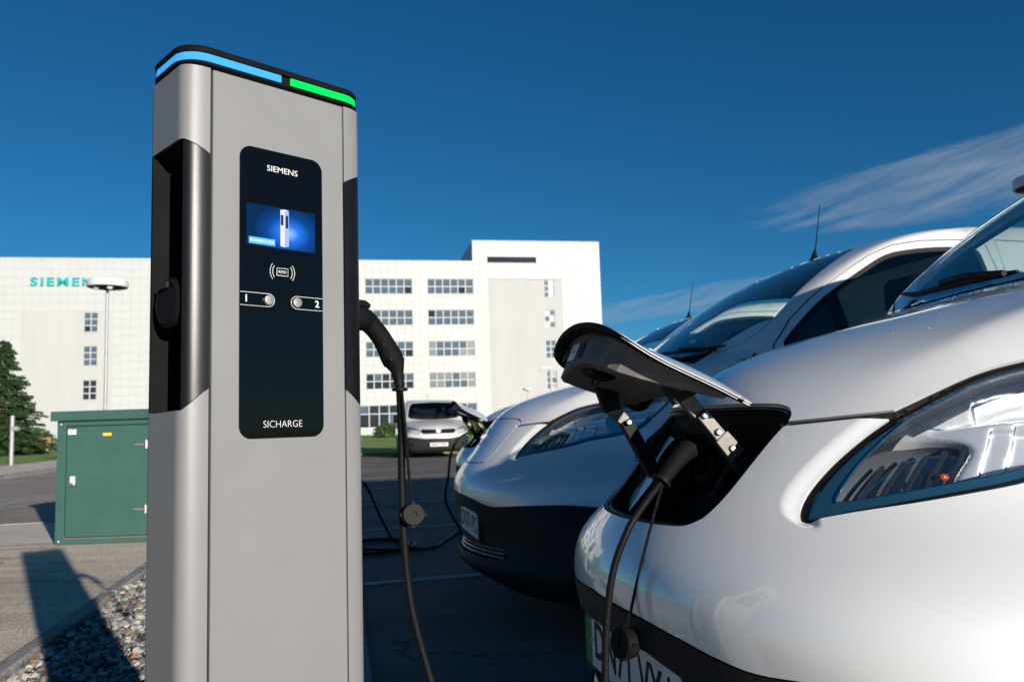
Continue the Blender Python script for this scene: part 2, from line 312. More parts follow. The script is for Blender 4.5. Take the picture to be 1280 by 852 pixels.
gm = [mat('gravel_'+n_, c_, .85, noise=.25, nscale=60) for n_, c_ in (('grey', (.21, .205, .20)), ('pale', (.36, .345, .32)), ('dark', (.08, .08, .08)), ('brown', (.17, .13, .09)), ('red', (.26, .10, .05)))]
gr = mesh('gravel', np.concatenate(V_), np.concatenate(F_), gm, idx=np.concatenate(I_)); gr['kind'] = 'stuff'; tag(gr, 'loose grey and white gravel stones around the foot of the charging posts', 'gravel')

# ------------------------------------------------------------------ office building
BA = math.radians(11)
MP['tile'] = mat('white_cladding', (.415, .425, .43), .55, noise=.03, nscale=.6)
MP['joint'] = mat('joint_grey', (.40, .41, .41), .8)
MP['render'] = mat('stained_render', (.392, .396, .395), .85, noise=.05, nscale=.35, nstretch=(1.5, 1, .35))
MP['teal'] = mat('teal_letters', (.0, .36, .36), .4)
MP['pane'] = mat('window_pane', (.075, .11, .145), .12, noise=.25, nscale=.8)
MP['pane_dark'] = mat('dark_window_pane', (.02, .024, .03), .08)
MP['pane_pale'] = mat('pale_blind_pane', (.10, .125, .135), .3)
MP['frame'] = mat('window_frame_white', (.40, .40, .40), .5)
B = thing('office_building', 'white tiled office block with square window grids and a taller right end', 'office building', (-16.9, 90, 0), BA)
PX, PZ, Z0 = .88, .8975, 17.62
wins = []   # s0,s1,z0,z1,cols,rows,kind
for k in (-2, -1, 0, 1):
    s0 = .5+7.04*k
    for r in range(4): wins.append((s0, s0+6*PX, Z0-3.59*r-2*PZ+.06, Z0-3.59*r, 6, 2, (k, r)))
for s0 in (-13.9, -6.9, -.3, 7.4): wins.append((s0, s0+5.5, .85, 3.32, 5, 2, 'g'))
for r, z in enumerate((17.55, 13.99, 10.4, 6.8)): wins.append((21.24, 22.44, z-2.1, z, 2, 3, 't'))
for r, z in enumerate((13.9, 10.33, 6.74, 3.2)): wins.append((-28.74, -27.38, z-2.07, z, 2, 3, 'l'))
holes = [w_[:4] for w_ in wins]+[(14.6, 20.4, 19.57, 20.24)]
def sub(rects, h):
    o = []
    for a, b, c_, d in rects:
        if h[0] >= b or h[1] <= a or h[2] >= d or h[3] <= c_: o.append((a, b, c_, d)); continue
        if a < h[0]: o.append((a, h[0], c_, d))
        if b > h[1]: o.append((h[1], b, c_, d))
        x0, x1 = max(a, h[0]), min(b, h[1])
        if c_ < h[2]: o.append((x0, x1, c_, h[2]))
        if d > h[3]: o.append((x0, x1, h[3], d))
    return o
SMIN, SMAX, TOW = -36.9, 28.1, 12.82
def plaster(s, z): return (14.58 <= s <= 23.38 and z < 17.6) or (-34.7 <= s <= -25.9 and z < 14.03)
full = {}; odd = []
for i in range(-43, 33):
    for j in range(-20, 6):
        a, b = .5+i*PX, .5+(i+1)*PX; c_, d = Z0+j*PZ, Z0+(j+1)*PZ
        a0, b0 = max(a, SMIN), min(b, SMAX); top = 22.12 if (a+b)/2 > TOW else 19.68; d0 = min(d, top); c0 = max(c_, 0)
        if b0-a0 < .03 or d0-c0 < .03 or plaster((a+b)/2, (c_+d)/2): continue
        rs = [(a0, b0, c0, d0)]; fullc = abs(b0-a0-PX) < 1e-3 and abs(d0-c0-PZ) < 1e-3
        for h in holes: rs = sub(rs, h)
        for r in rs:
            if r[1]-r[0] < .03 or r[3]-r[2] < .03: continue
            if fullc and r == (a0, b0, c0, d0): full[(a0, c0)] = r
            else: odd.append(r)
bm = bmesh.new(); bx(bm, .005, PX-.005, 0, .3, .005, PZ-.005); tm = bm_obj('cladding_panel', bm, MP['tile'], B)
key = sorted(full, key=lambda k: (0 if (.3 < k[0] < 28 and k[1] > 4) else 1, abs(k[0]-16)+abs(k[1]-12)))
for n_, k in enumerate(key[:296]):
    o = tm if n_ == 0 else tm.copy()
    if n_: COL.objects.link(o)
    o.location = (k[0], 0, k[1])
bm = bmesh.new()
for r in [full[k] for k in key[296:]]+odd: bx(bm, r[0]+.005, r[1]-.005, 0, .3, r[2]+.005, r[3]-.005)
o = bm_obj('cladding', bm, MP['tile'], B); o['kind'] = 'stuff'
# core and rendered fields, window reveals
bm = bmesh.new(); bx(bm, SMIN, TOW+.1, .3, 18, 0, 19.6); bx(bm, TOW+.1, SMAX, .3, 18, 0, 22.05); bm_obj('wall', bm, MP['joint'], B)
box('side_wall', TOW, TOW+.1, .3, 18, 19.6, 22.1, MP['tile'], B); box('side_wall', SMAX, SMAX+.1, .02, 18, 0, 22.1, MP['tile'], B); box('side_wall', SMIN-.1, SMIN, .02, 18, 0, 19.65, MP['tile'], B)
for (a, b, d) in ((14.58, 23.38, 17.6), (-34.7, -25.9, 14.03)):
    rs = [(a, b, 0, d)]; bm = bmesh.new()
    for h in holes: rs = sub(rs, h)
    for r in rs: bx(bm, r[0], r[1], .03, .3, r[2], r[3])
    bm_obj('rendered_wall', bm, MP['render'], B)
bm = bmesh.new(); bx(bm, SMIN-.12, TOW, -.03, .5, 19.68, 19.76); bx(bm, TOW-.03, SMAX+.12, -.03, .5, 22.12, 22.2); bm_obj('coping', bm, MP['tile'], B)
box('roof_opening', 14.6, 20.4, .29, .31, 19.57, 20.24, MP['pane_dark'], B)
pane_cache = {}
for (a, b, c_, d, nc, nr, kd) in wins:
    fr = bmesh.new(); t = .055; hs_ = [c_+(d-c_)*i/nr for i in range(nr+1)]
    if kd == 'g': hs_ = [c_, d-.95, d]
    xs = [a+(b-a)*i/nc for i in range(nc+1)]
    for k_, x in enumerate(xs): bx(fr, max(a, x-t), min(b, x+t), .10, .20, c_, d)
    for z in hs_:
        for i in range(nc): bx(fr, xs[i]+(t if i else t), xs[i+1]-t, .10, .195, max(c_, z-t), min(d, z+t))
    bx(fr, a-.05, b+.05, -.03, .3, c_-.06, c_)
    wf = bm_obj('window', fr, MP['frame'], B)
    for i in range(nc):
        for j in range(len(hs_)-1):
            x0, x1, z0, z1 = xs[i]+t, xs[i+1]-t, hs_[j]+t*.9, hs_[j+1]-t*.9
            mk = 'pane'
            if kd == 'g' or (kd == (0, 3)) or (kd == 'l' and z0 < 7): mk = 'pane_dark' if random.random() < .85 else 'pane'
            elif kd == (1, 3): mk = 'pane_pale' if random.random() < .8 else 'pane'
            elif kd == (1, 2): mk = 'pane_pale' if random.random() < .4 else 'pane'
            elif kd == 't': mk = 'pane_pale' if random.random() < .3 else 'pane'
            elif random.random() < .04: mk = 'pane_dark'
            ck = (round(x1-x0, 3), round(z1-z0, 3), mk)
            if ck not in pane_cache:
                me = bpy.data.meshes.new('pane'); me.from_pydata([(0, 0, 0), (x1-x0, 0, 0), (x1-x0, 0, z1-z0), (0, 0, z1-z0)], [], [(0, 1, 2, 3)]); me.materials.append(MP[mk]); pane_cache[ck] = me
            if kd in (((-2), 0),) : continue
            o = link('pane', pane_cache[ck], wf); o.location = (x0, .15, z0)
text('lettering', 'SIEMENS', frame((-30.4, -.12, 17.12), (0, -1, 0), (1, 0, 0)), 1.22, MP['teal'], B, ext=.1, bold=.022, width=7.1, spacing=1.25)

# ------------------------------------------------------------------ hedge, shrubs, trees
leafm = [mat('leaf_'+str(i), c_, .6, noise=.3, nscale=3) for i, c_ in enumerate(((.035, .075, .018), (.06, .115, .025), (.022, .05, .014)))]
def leaves(P, size, cols=3, jit=.5):
    P = np.asarray(P); n = len(P); a = rng.normal(size=(n, 3)); a /= np.linalg.norm(a, axis=1)[:, None]; b = np.cross(a, rng.normal(size=(n, 3))); b /= np.linalg.norm(b, axis=1)[:, None]
    s = (size*rng.uniform(.6, 1.4, n))[:, None]; v = np.stack([P-a*s, P-b*s*jit, P+a*s, P+b*s*jit], 1).reshape(-1, 3); f = np.arange(4*n).reshape(-1, 4); return v, f, rng.integers(0, cols, n)
def shrub(x, y, rx, ry, h, n, name, label, cat, group=None, lf=.09, z=.09):
    t = thing(name, label, cat, (x, y, z), 0, group)
    a = rng.uniform(0, 2*PI, n); r = np.sqrt(rng.uniform(.2, 1, n)); zz = rng.uniform(0, 1, n)
    lump = 1+.18*np.sin(a*3+zz*5)+.12*np.sin(a*7)
    pr_ = np.sqrt(np.clip(1-zz**3.2, 0, 1)); P = np.stack([np.cos(a)*r*rx*pr_*lump, np.sin(a)*r*ry*pr_*lump, zz*h*(1+.10*np.sin(a*5))], 1)
    v, f, i = leaves(P, lf); mesh('foliage', v, f, leafm, t, idx=i)
    bm = bmesh.new(); tube(bm, [(0, 0, -.05), (.02, 0, h*.35), (0, .03, h*.75)], [.04, .03, .012], 6)
    for k in range(5): tube(bm, [(0, 0, .1*h), (rx*.5*math.cos(k*1.26), ry*.5*math.sin(k*1.26), h*.6)], [.02, .01], 5)
    bm_obj('stem', bm, MP['wood'], t); return t
hx = [(-10.0, 'left end shrub of the low hedge'), (-8.2, 'second shrub of the low hedge'), (-6.5, 'middle shrub of the low hedge'), (-4.9, 'fourth shrub of the low hedge behind the white van'), (-3.2, 'right end shrub of the low hedge behind the white van')]
for k, (x, l_) in enumerate(hx): shrub(x, 66+.2*x, 1.15, .9, 1.0+.12*((k*7) % 3), 2600, 'hedge_shrub', l_+' along the office wall', 'shrub', 'shrubs of the low hedge by the office', lf=.10)
shrub(-30.0, 50.5, 1.5, 1.2, 1.35, 3500, 'garden_shrub', 'rounded dark shrub on the lawn just left of the green cabinet', 'shrub', lf=.10)
shrub(-32.6, 53, 1.2, 1.2, 1.1, 2500, 'garden_shrub', 'smaller dark shrub behind the conifer beside the lawn', 'shrub', lf=.10)
# conifer
T = thing('conifer_tree', 'dark green conifer with drooping branches on the lawn at the left edge', 'conifer', (-25.3, 40, .0))
H = 5.9; bm = bmesh.new(); tube(bm, [(0, 0, -.1), (.03, 0, 2), (0, .03, 4), (0, 0, H)], [.16, .12, .07, .012], 8); bm_obj('trunk', bm, MP['wood'], T)
P = []; br = bmesh.new(); z = .25
while z < H-.1:
    R = 2.25*(1-z/H)**.82*(1+.12*math.sin(z*9))+.12; nb = 9 if z < 4 else 6
    for k in range(nb):
        a = random.uniform(0, 2*PI); Rr = R*random.uniform(.72, 1.12); tip = -.14*Rr+.05
        tube(br, [(0, 0, z), (math.cos(a)*Rr*.5, math.sin(a)*Rr*.5, z-.02), (math.cos(a)*Rr, math.sin(a)*Rr, z+tip)], [.014, .009, .003], 4, False)
        m_ = int(120*Rr)+30
        for _ in range(m_):
            t = random.random()**.6; wd = .30*Rr**.5*(1.12-t)+.03; off = random.gauss(0, .5)*wd; cx_, cy_ = math.cos(a)*Rr*t, math.sin(a)*Rr*t
            P.append((cx_-math.sin(a)*off, cy_+math.cos(a)*off, z+tip*t*t-.25*abs(off)+random.gauss(0, .035)))
    z += .15 if z < 4.5 else .12
bm_obj('branches', br, MP['bark'], T)
v, f, i = leaves(P, .062, jit=.33); cr = mesh('crown', v, f, [mat('needle_'+str(k), c_, .75, spec=.2) for k, c_ in enumerate(((.022, .05, .016), (.038, .075, .022), (.012, .03, .010)))], T, idx=i)

# ------------------------------------------------------------------ lamps, bollard, cabinet, bench
def disc_lamp(x, y, h, R, label, seg=28, name='street_lamp', lean=0):
    t = thing(name, label, 'street lamp', (x, y, 0), 0, 'street lamps with round heads'); t.rotation_euler = (0, lean, 0)
    bm = bmesh.new(); tube(bm, [(0, 0, -.1), (0, 0, 1.0), (0, 0, 1.02), (0, 0, h-.05)], [.055, .055, .038, .032], 12); bm_obj('pole', bm, MP['galv'], t)
    bm = bmesh.new(); lathe(bm, [(R*.82, h+.30*R*.9), (R*.95, h+.26*R*.9), (R, h+.16*R), (R, h-.10*R), (R*.97, h-.14*R), (R*.93, h-.14*R), (R*.93, h-.04*R)], seg); bm_obj('lamp_shade', bm, MP['lamp_white'], t)
    bm = bmesh.new(); lathe(bm, [(.10*R, h-.30*R), (.5*R, h-.20*R), (R*.93, h-.10*R), (R*.93, h-.05*R)], seg); bm_obj('underside', bm, MP['grey_plastic'], t)
    for k in (-1, 1): bm = bmesh.new(); bmesh.ops.create_uvsphere(bm, u_segments=10, v_segments=6, radius=.07*R/.4, matrix=Matrix.Translation((k*.35*R, -.45*R, h-.17*R))); bm_obj('lamp', bm, MP['lamp_white'], t)
    return t
disc_lamp(-9.09, 18, 4.32, .43, 'tall street lamp with round white head in front of the office lettering')
disc_lamp(8.17, 12, 4.32, .43, 'street lamp head cut off at the right edge above the nearest van', lean=0)
disc_lamp(1.32, 76, 4.0, .45, 'small distant street lamp seen above the bonnet of the second van', 16)
t = thing('arm_lamp', 'distant street lamp with a flat white head on an arm before the tower windows', 'street lamp', (2.85, 62, 0))
tube_obj('pole', [(0, 0, -.1), (0, 0, 4.9), (-.3, 0, 5.0)], [.06, .05, .04], MP['galv'], t, 8); box('lamp_head', -.75, .1, -.15, .15, 4.93, 5.10, MP['lamp_white'], t, .03)
t = thing('path_post', 'plain grey metal post standing at the edge of the lawn', 'post', (-16.1, 26.0, 0))
tube_obj('pole', [(0, 0, -.1), (0, 0, 1.66)], .065, MP['galv'], t, 12); box('post_box', .03, .20, -.08, .06, 1.18, 1.32, MP['galv'], t, .01)
t = thing('wooden_bench', 'small light brown wooden bench on the lawn beyond the cabinet', 'bench', (-29.0, 49, .0), .3)
for k in range(4): box('slat', -.85, .85, -.22+k*.115, -.12+k*.115, .43, .47, MP['wood'], t, .005)
for k in range(3): box('slat', -.85, .85, .26, .29, .55+k*.13, .65+k*.13, MP['wood'], t, .005)
for sx_ in (-.7, .7): 
    bm = bmesh.new(); bx(bm, sx_-.04, sx_+.04, -.22, -.14, 0, .43); bx(bm, sx_-.04, sx_+.04, .2, .26, 0, .95); bm_obj('leg', bm, MP['wood'], t)
# green cabinet
t = thing('utility_cabinet', 'green metal utility cabinet with one door and two hinges on the concrete edge', 'cabinet', (-4.035, 7.16, 0), math.radians(.8))
W, Hc, D = .865, 1.085, .42
bm = bmesh.new(); bx(bm, 0, W, .03, D, .015, Hc, .004); bm_obj('body', bm, MP['cabinet'], t)
bm = bmesh.new(); bx(bm, 0, .075, 0, .03, .015, Hc, .003); bx(bm, W-.065, W, 0, .03, .015, Hc, .003); bx(bm, .075, W-.065, .0, .03, .015, .055, .003); bx(bm, .075, W-.065, .0, .03, Hc-.045, Hc, .003); bm_obj('door_frame', bm, MP['cabinet'], t)
dr = box('door', .082, W-.072, .006, .03, .075, Hc-.052, MP['cabinet'], t, .003); box('weather_strip', .078, W-.068, -.006, .03, .057, .071, MP['steel'], t, .002)
box('lid', -.04, W+.03, -.045, D+.04, Hc, Hc+.085, MP['cabinet'], t, .006)
for z in (.86, .30):
    hb = box('hinge', W-.19, W-.06, -.008, .006, z-.012, z+.012, MP['steel'], t, .003)
    tube_obj('hinge_pin', [(W-.075, -.012, z-.035), (W-.075, -.012, z+.035)], .011, MP['steel'], hb, 8); box('hinge_leaf', W-.07, W-.03, -.006, -.001, z-.03, z+.03, MP['steel'], hb, .001)
hb = box('lock', .125, .165, -.012, .006, .525, .60, MP['sticker'], t, .004); box('latch', .13, .16, -.022, -.012, .52, .545, MP['steel'], hb, .003)
o = box('warning_label', .40, .475, .003, .0055, .945, .97, MP['yellow'], t); o['label'] = 'yellow warning label'
o = box('info_label', .095, .165, .003, .0055, .965, 1.01, MP['sticker'], t); o['label'] = 'small white label'
text('lettering', 'W', frame((.13, .0028, .988), (0, -1, 0), (1, 0, 0)), .05, MP['cabinet'], t, ext=.0002)
for (x, z) in ((.03, .04), (W-.03, .04), (.03, Hc-.03), (W-.03, Hc-.03)):
    bm = bmesh.new(); lathe(bm, [(.011, 0), (.011, .004), (.006, .007)], 12, frame((x, 0, z), (0, -1, 0))); bm_obj('bolt', bm, MP['steel'], t)

# ------------------------------------------------------------------ charging posts
PA = math.radians(44.3); PC = Vector((-.446, 1.086, 0)); PW, PD, PR = .294, .130, .035
def corner_path(): return [(.037, 0), (.031, .0002), (.025, .0008), (.019, .0019), (.014, .0034), (.0095, .0055), (.0060, .0080), (.0033, .0112), (.0014, .0150), (.0003, .0190), (0, .0240), (0, .0255)]
CPATH = corner_path()                                  # from front seam round the corner
def side_tail(): return [(0, .1125), (0, .1138), (0, .115)]+[(.015-.015*math.cos(PI/2*k/4), .115+.015*math.sin(PI/2*k/4)) for k in range(1, 5)]
def ribbon(name, path, zlo, zhi, m_, parent, mirror=False, th=.003):
    v = []; n = len(path)
    for p_, a, b in zip(path, zlo, zhi):
        x = PW-p_[0] if mirror else p_[0]; v += [(x, p_[1], a), (x, p_[1], b)]
    f = [(2*i, 2*i+1, 2*i+3, 2*i+2) for i in range(n-1)]
    if mirror: f = [q[::-1] for q in f]
    o = mesh(name, v, f, m_, parent, auto=.5); md = o.modifiers.new('s', 'SOLIDIFY'); md.thickness = th; md.offset = -1; md.use_rim = False; return o
def charging_post(label, loc):
    t = thing('charging_post', label, 'charging post', loc, PA, 'charging posts in the gravel bed')
    wv_ = [min(1, max(0, (.037-p[0])/.034)) for p in CPATH]; zt = [1.009-.029*k**1.1 for k in wv_]
    zb = [1.342+.018*k**.9 for k in wv_]
    tail = side_tail(); P_ = CPATH+tail
    for mir in (False, True):
        ribbon('corner_profile', P_, [.02]*len(P_), zt+[.978]*len(tail), MP['silver'], t, mir)
        ribbon('corner_profile', P_, zb+[1.36]*len(tail), [1.468]*len(P_), MP['silver'], t, mir)
        ribbon('corner_trim', CPATH[:8], [z+.0015 for z in zt[:8]], [z-.0015 for z in zb[:8]], MP['satin_black'], t, mir)
        ribbon('rear_trim', [(0, .112)]+tail, [.9795]*(len(tail)+1), [1.3585]*(len(tail)+1), MP['black_plastic'], t, mir)
        # recess
        e = CPATH[7]; x = lambda a: (PW-a if mir else a); bm = bmesh.new(); z0, z1, dp = .9795, 1.3585, .078
        q = [(e[0]+.002, e[1]), (dp, e[1]+.006), (dp, .106), (.0, .112)]
        a_ = [bm.verts.new((x(p[0]), p[1], z0+(.008 if 0 < i < 3 else 0))) for i, p in enumerate(q)]; b_ = [bm.verts.new((x(p[0]), p[1], z1-(.02 if 0 < i < 3 else 0))) for i, p in enumerate(q)]
        for i in range(3): bm.faces.new((a_[i], a_[i+1], b_[i+1], b_[i]))
        bm.faces.new(a_); bm.faces.new(b_); r = bm_obj('socket_recess', bm, MP['black_plastic'], t, .3)
        box('inner_rib', *sorted((x(dp-.012), x(dp-.002))), .060, .064, .99, 1.335, MP['black_plastic'], r)
        box('sensor_window', *sorted((x(dp-.006), x(dp-.002))), .034, .058, 1.225, 1.268, MP['grey_plastic'], r, .001)
        Ms = frame((x(.055), .062, 1.133), (1 if mir else -1, 0, 0), (0, 0, 1))
        bm = bmesh.new(); lathe(bm, [(.034, -.03), (.034, .012), (.031, .015), (.026, .015), (.026, -.01)], 32, Ms); bm_obj('socket', bm, MP['black_plastic'], r)
        if not mir:
            Mc = frame((.010, .060, 1.133), (-1, -.10, .03), (0, 0, 1))
            bm = bmesh.new(); lathe(bm, [(.030, -.012), (.0355, -.008), (.0365, 0), (.0355, .006), (.030, .010), (.028, .0085), (.010, .0095)], 36, Mc); cp = bm_obj('socket_cap', bm, MP['black_plastic'], t)
            bm = bmesh.new(); prism(bm, rrect(.022, .010, .003), .004, frame((.0, .062, 1.158), (-1, -.1, .03), (0, -1, 0))); bm_obj('cap_latch', bm, MP['grey_plastic'], cp)
            bm = bmesh.new(); tube(bm, [(.012, .085, 1.10), (.03, .098, 1.10), (.05, .098, 1.10)], .007, 8); bm_obj('cap_hinge', bm, MP['black_plastic'], cp)
    # front panel with fine chamfer, dark seams either side
    bm = bmesh.new(); bx(bm, .0405, .2545, -.0012, .012, .022, 1.4665, .0012); bm_obj('front_panel', bm, MP['silver'], t)
    bm = bmesh.new(); bx(bm, .034, .0365, .0015, .02, .02, 1.468); bx(bm, PW-.0365, PW-.034, .0015, .02, .02, 1.468); bx(bm, .036, .0412, .004, .02, .02, 1.468); bx(bm, PW-.0412, PW-.036, .004, .02, .02, 1.468); bm_obj('panel_seam', bm, MP['matt_black'], t)
    box('rear_panel', .012, PW-.012, PD-.006, PD+.001, .02, 1.468, MP['silver'], t)
    bm = bmesh.new(); bx(bm, .084, PW-.084, .02, PD-.01, .02, 1.46); bx(bm, .01, PW-.01, .03, PD-.01, .02, .97); bx(bm, .01, PW-.01, .03, PD-.01, 1.37, 1.46); bm_obj('inner_core', bm, MP['matt_black'], t)
    box('base_plate', -.01, PW+.01, -.01, PD+.01, .0, .02, MP['black_plastic'], t, .003)
    # cap with light bands
    def ring(off, z): return [(x_+PW/2, y_+PD/2, z) for x_, y_ in rrect(PW+2*off, PD+2*off, PR+off, 8)]
    def stack(name, offs, m_, par):
        v = []; f = []; n = len(ring(0, 0))
        for o_, z in offs: v += ring(o_, z)
        for i in range(len(offs)-1): f += [(i*n+k, i*n+(k+1) % n, (i+1)*n+(k+1) % n, (i+1)*n+k) for k in range(n)]
        f.append(tuple(range(n))[::-1]); f.append(tuple(range((len(offs)-1)*n, len(offs)*n))); return mesh(name, v, f, m_, par, auto=.5)
    cp = stack('top_cap', [(-.004, 1.468), (-.001, 1.4695), (.003, 1.472), (.003, 1.4755), (-.0015, 1.476), (-.0015, 1.4885), (.003, 1.489), (.004, 1.494), (.0015, 1.498), (-.006, 1.5)], MP['black_plastic'], t)
    n = len(ring(0, 0)); R_ = ring(.0012, 0); R0 = ring(-.002, 0)
    # order: corner (+,+), (-,+), (-,-), (+,-). dense strip around by walking the outline
    pts = [Vector(p) for p in R_]; dense = []
    for i in range(n):
        a, b = pts[i], pts[(i+1) % n]; m_ = max(1, int((b-a).length/.004)); dense += [a.lerp(b, k/m_) for k in range(m_)]
    def strip(name, test, m_, lab):
        v = []; f = []; run = [p for p in dense+dense]; idx_ = []; started = False; seq = []
        best = []
        for p in run:
            if test(p): seq.append(p)
            else:
                if len(seq) > len(best): best = seq
                seq = []
        if len(seq) > len(best): best = seq
        for p in best: v += [(p.x, p.y, 1.4768), (p.x, p.y, 1.4878)]
        f = [(2*i, 2*i+2, 2*i+3, 2*i+1) for i in range(len(best)-1)]
        o = mesh(name, v, f, m_, cp); o.modifiers.new('s', 'SOLIDIFY').thickness = .002; o['label'] = lab
    strip('light_band', lambda p: (p.y < .06 and p.x < .150) or (p.x < .03 and p.y < .118), MP['led_blue'], 'glowing blue light band on the left')
    strip('light_band', lambda p: (p.y < .06 and p.x > .163) or (p.x > PW-.03 and p.y < .10), MP['led_green'], 'glowing green light band on the right')
    # control panel
    M_ = frame((.1475, -.0012, 1.152), (0, -1, 0), (1, 0, 0)); bm = bmesh.new(); prism(bm, rrect(.135, .427, .018, 7), .0018, M_); cpn = bm_obj('control_panel', bm, MP['gloss_black'], t, .9)
    F0 = lambda x, z, d=.0022: frame((x, -.0012-d+.0003, z), (0, -1, 0), (1, 0, 0))
    text('lettering', 'SIEMENS', F0(.1475, 1.3375), .0125, MP['print'], cpn, .0001, 0, .050); text('lettering', 'SICHARGE', F0(.1475, .958), .0145, MP['print'], cpn, .0001, -.00025, .062)
    # screen
    ms = bpy.data.materials.new('screen_picture'); ms.use_nodes = True; s_ = ms.node_tree; b = s_.nodes['Principled BSDF']; b.inputs['Base Color'].default_value = (0, 0, 0, 1); b.inputs['Roughness'].default_value = .1
    tc_ = s_.nodes.new('ShaderNodeTexCoord'); vl = s_.nodes.new('ShaderNodeVectorMath'); vl.operation = 'MULTIPLY_ADD'; vl.inputs[1].default_value = (17, 0, 24); vl.inputs[2].default_value = (-.158*17, 0, -1.243*24); s_.links.new(tc_.outputs['Object'], vl.inputs[0])
    ln = s_.nodes.new('ShaderNodeVectorMath'); ln.operation = 'LENGTH'; s_.links.new(vl.outputs[0], ln.inputs[0]); rp = s_.nodes.new('ShaderNodeValToRGB'); s_.links.new(ln.outputs['Value'], rp.inputs[0])
    e = rp.color_ramp.elements; e[0].position = 0; e[0].color = (.25, .50, 1, 1); e[1].position = 1; e[1].color = (.002, .02, .07, 1); x_ = e.new(.28); x_.color = (.02, .16, .75, 1); x_ = e.new(.6); x_.color = (.004, .05, .25, 1)
    s_.links.new(rp.outputs[0], b.inputs['Emission Color']); b.inputs['Emission Strength'].default_value = .9
    scm = bmesh.new(); vs = [scm.verts.new(p) for p in ((.090, -.0034, 1.218), (.202, -.0034, 1.218), (.202, -.0034, 1.280), (.090, -.0034, 1.280))]; scm.faces.new(vs); me = bpy.data.meshes.new('screen'); scm.to_mesh(me); scm.free(); me.materials.append(ms); so = link('screen', me, cpn)
    def flat(name, P_, c_, st, d): 
        mm = mat(name+'_glow', (0, 0, 0), .3, emit=(c_, st)); me = bpy.data.meshes.new(name); me.from_pydata([(p[0], -.0034-d, p[1]) for p in P_], [], [tuple(range(len(P_)))]); me.materials.append(mm); return me
    # (pictures shown on the display are part of the control panel)
    for nm, P_, c_, st, d in (('screen_picture', [(.1435, 1.222), (.1505, 1.221), (.1505, 1.276), (.1435, 1.2775)], (.75, .72, 1), .9, .0003), ('screen_picture', [(.1505, 1.221), (.1575, 1.2225), (.1575, 1.2765), (.1505, 1.2752)], (.42, .48, .95), .8, .0003),
                              ('screen_picture', [(.1435, 1.277), (.1505, 1.2785), (.1575, 1.2775), (.1505, 1.2752)], (.8, .85, 1), .9, .0004), ('screen_picture', [(.144, 1.254), (.1485, 1.2538), (.1485, 1.2695), (.144, 1.270)], (.005, .02, .08), 1, .0005),
                              ('screen_picture', [(.152, 1.250), (.1563, 1.2508), (.1563, 1.270), (.152, 1.269)], (.005, .015, .05), 1, .0005), ('screen_label', [(.0935, 1.2205), (.135, 1.2205), (.135, 1.2305), (.0935, 1.2305)], (.12, .48, .85), .9, .0004)):
        link(nm, flat(nm, P_, c_, st, d), cpn)
    text('screen_text', 'SICHARGE CC AC22', F0(.114, 1.2255, .0032), .0055, mat('screen_text', (0, 0, 0), emit=((1, 1, 1), 1)), cpn, .0001, 0, .038)
    # RFID mark, button outlines, buttons
    def wire(path, r=.00045, nm='printed_line'): return tube_obj(nm, [(p[0], -.0031, p[1]) for p in path], r, MP['print'], cpn, 4)
    bm = bmesh.new()
    for R, s in ((.0125, 1), (.0165, 1), (.0125, -1), (.0165, -1)): tube(bm, [(.147+s*(.0035+R*math.cos(a)), -.0031, 1.183+R*1.05*math.sin(a)) for a in np.linspace(-.72, .72, 9)], .0005, 4)
    tube(bm, [(.138, -.0031, 1.1775), (.156, -.0031, 1.1775), (.156, -.0031, 1.1885), (.138, -.0031, 1.1885), (.138, -.0031, 1.1775)], .0006, 4); bm_obj('card_reader_mark', bm, MP['print'], cpn)
    text('lettering', 'RFID', F0(.147, 1.183), .0062, MP['print'], cpn, .0001, 0, .0125)
    wire([(.0805, 1.1485), (.1245, 1.1485)]+[(.1245+.0095*math.sin(a), 1.139+.0095*math.cos(a)) for a in np.linspace(.2, PI-.2, 9)]+[(.1245, 1.1295), (.0805, 1.1295)])
    wire([(.2145, 1.1485), (.1705, 1.1485)]+[(.1705-.0095*math.sin(a), 1.139+.0095*math.cos(a)) for a in np.linspace(.2, PI-.2, 9)]+[(.1705, 1.1295), (.2145, 1.1295)])
    text('lettering', '1', F0(.090, 1.139), .0145, MP['print'], cpn, .0001, .0003); text('lettering', '2', F0(.205, 1.139), .0145, MP['print'], cpn, .0001, .0003)
    for x_ in (.1245, .1705):
        bm = bmesh.new(); lathe(bm, [(.0078, 0), (.0078, .0018), (.0070, .0030), (.004, .0034)], 24, F0(x_, 1.139, .0028)); bm_obj('button', bm, MP['steel'], cpn)
    return t
post1 = charging_post('silver grey charging post with glowing light band and black touch panel, nearest the camera', PC)
post2 = copy_tree(post1); post2.location = (-2.03, 6.35, 0); post2['label'] = 'charging post farther back, hidden behind the near post'

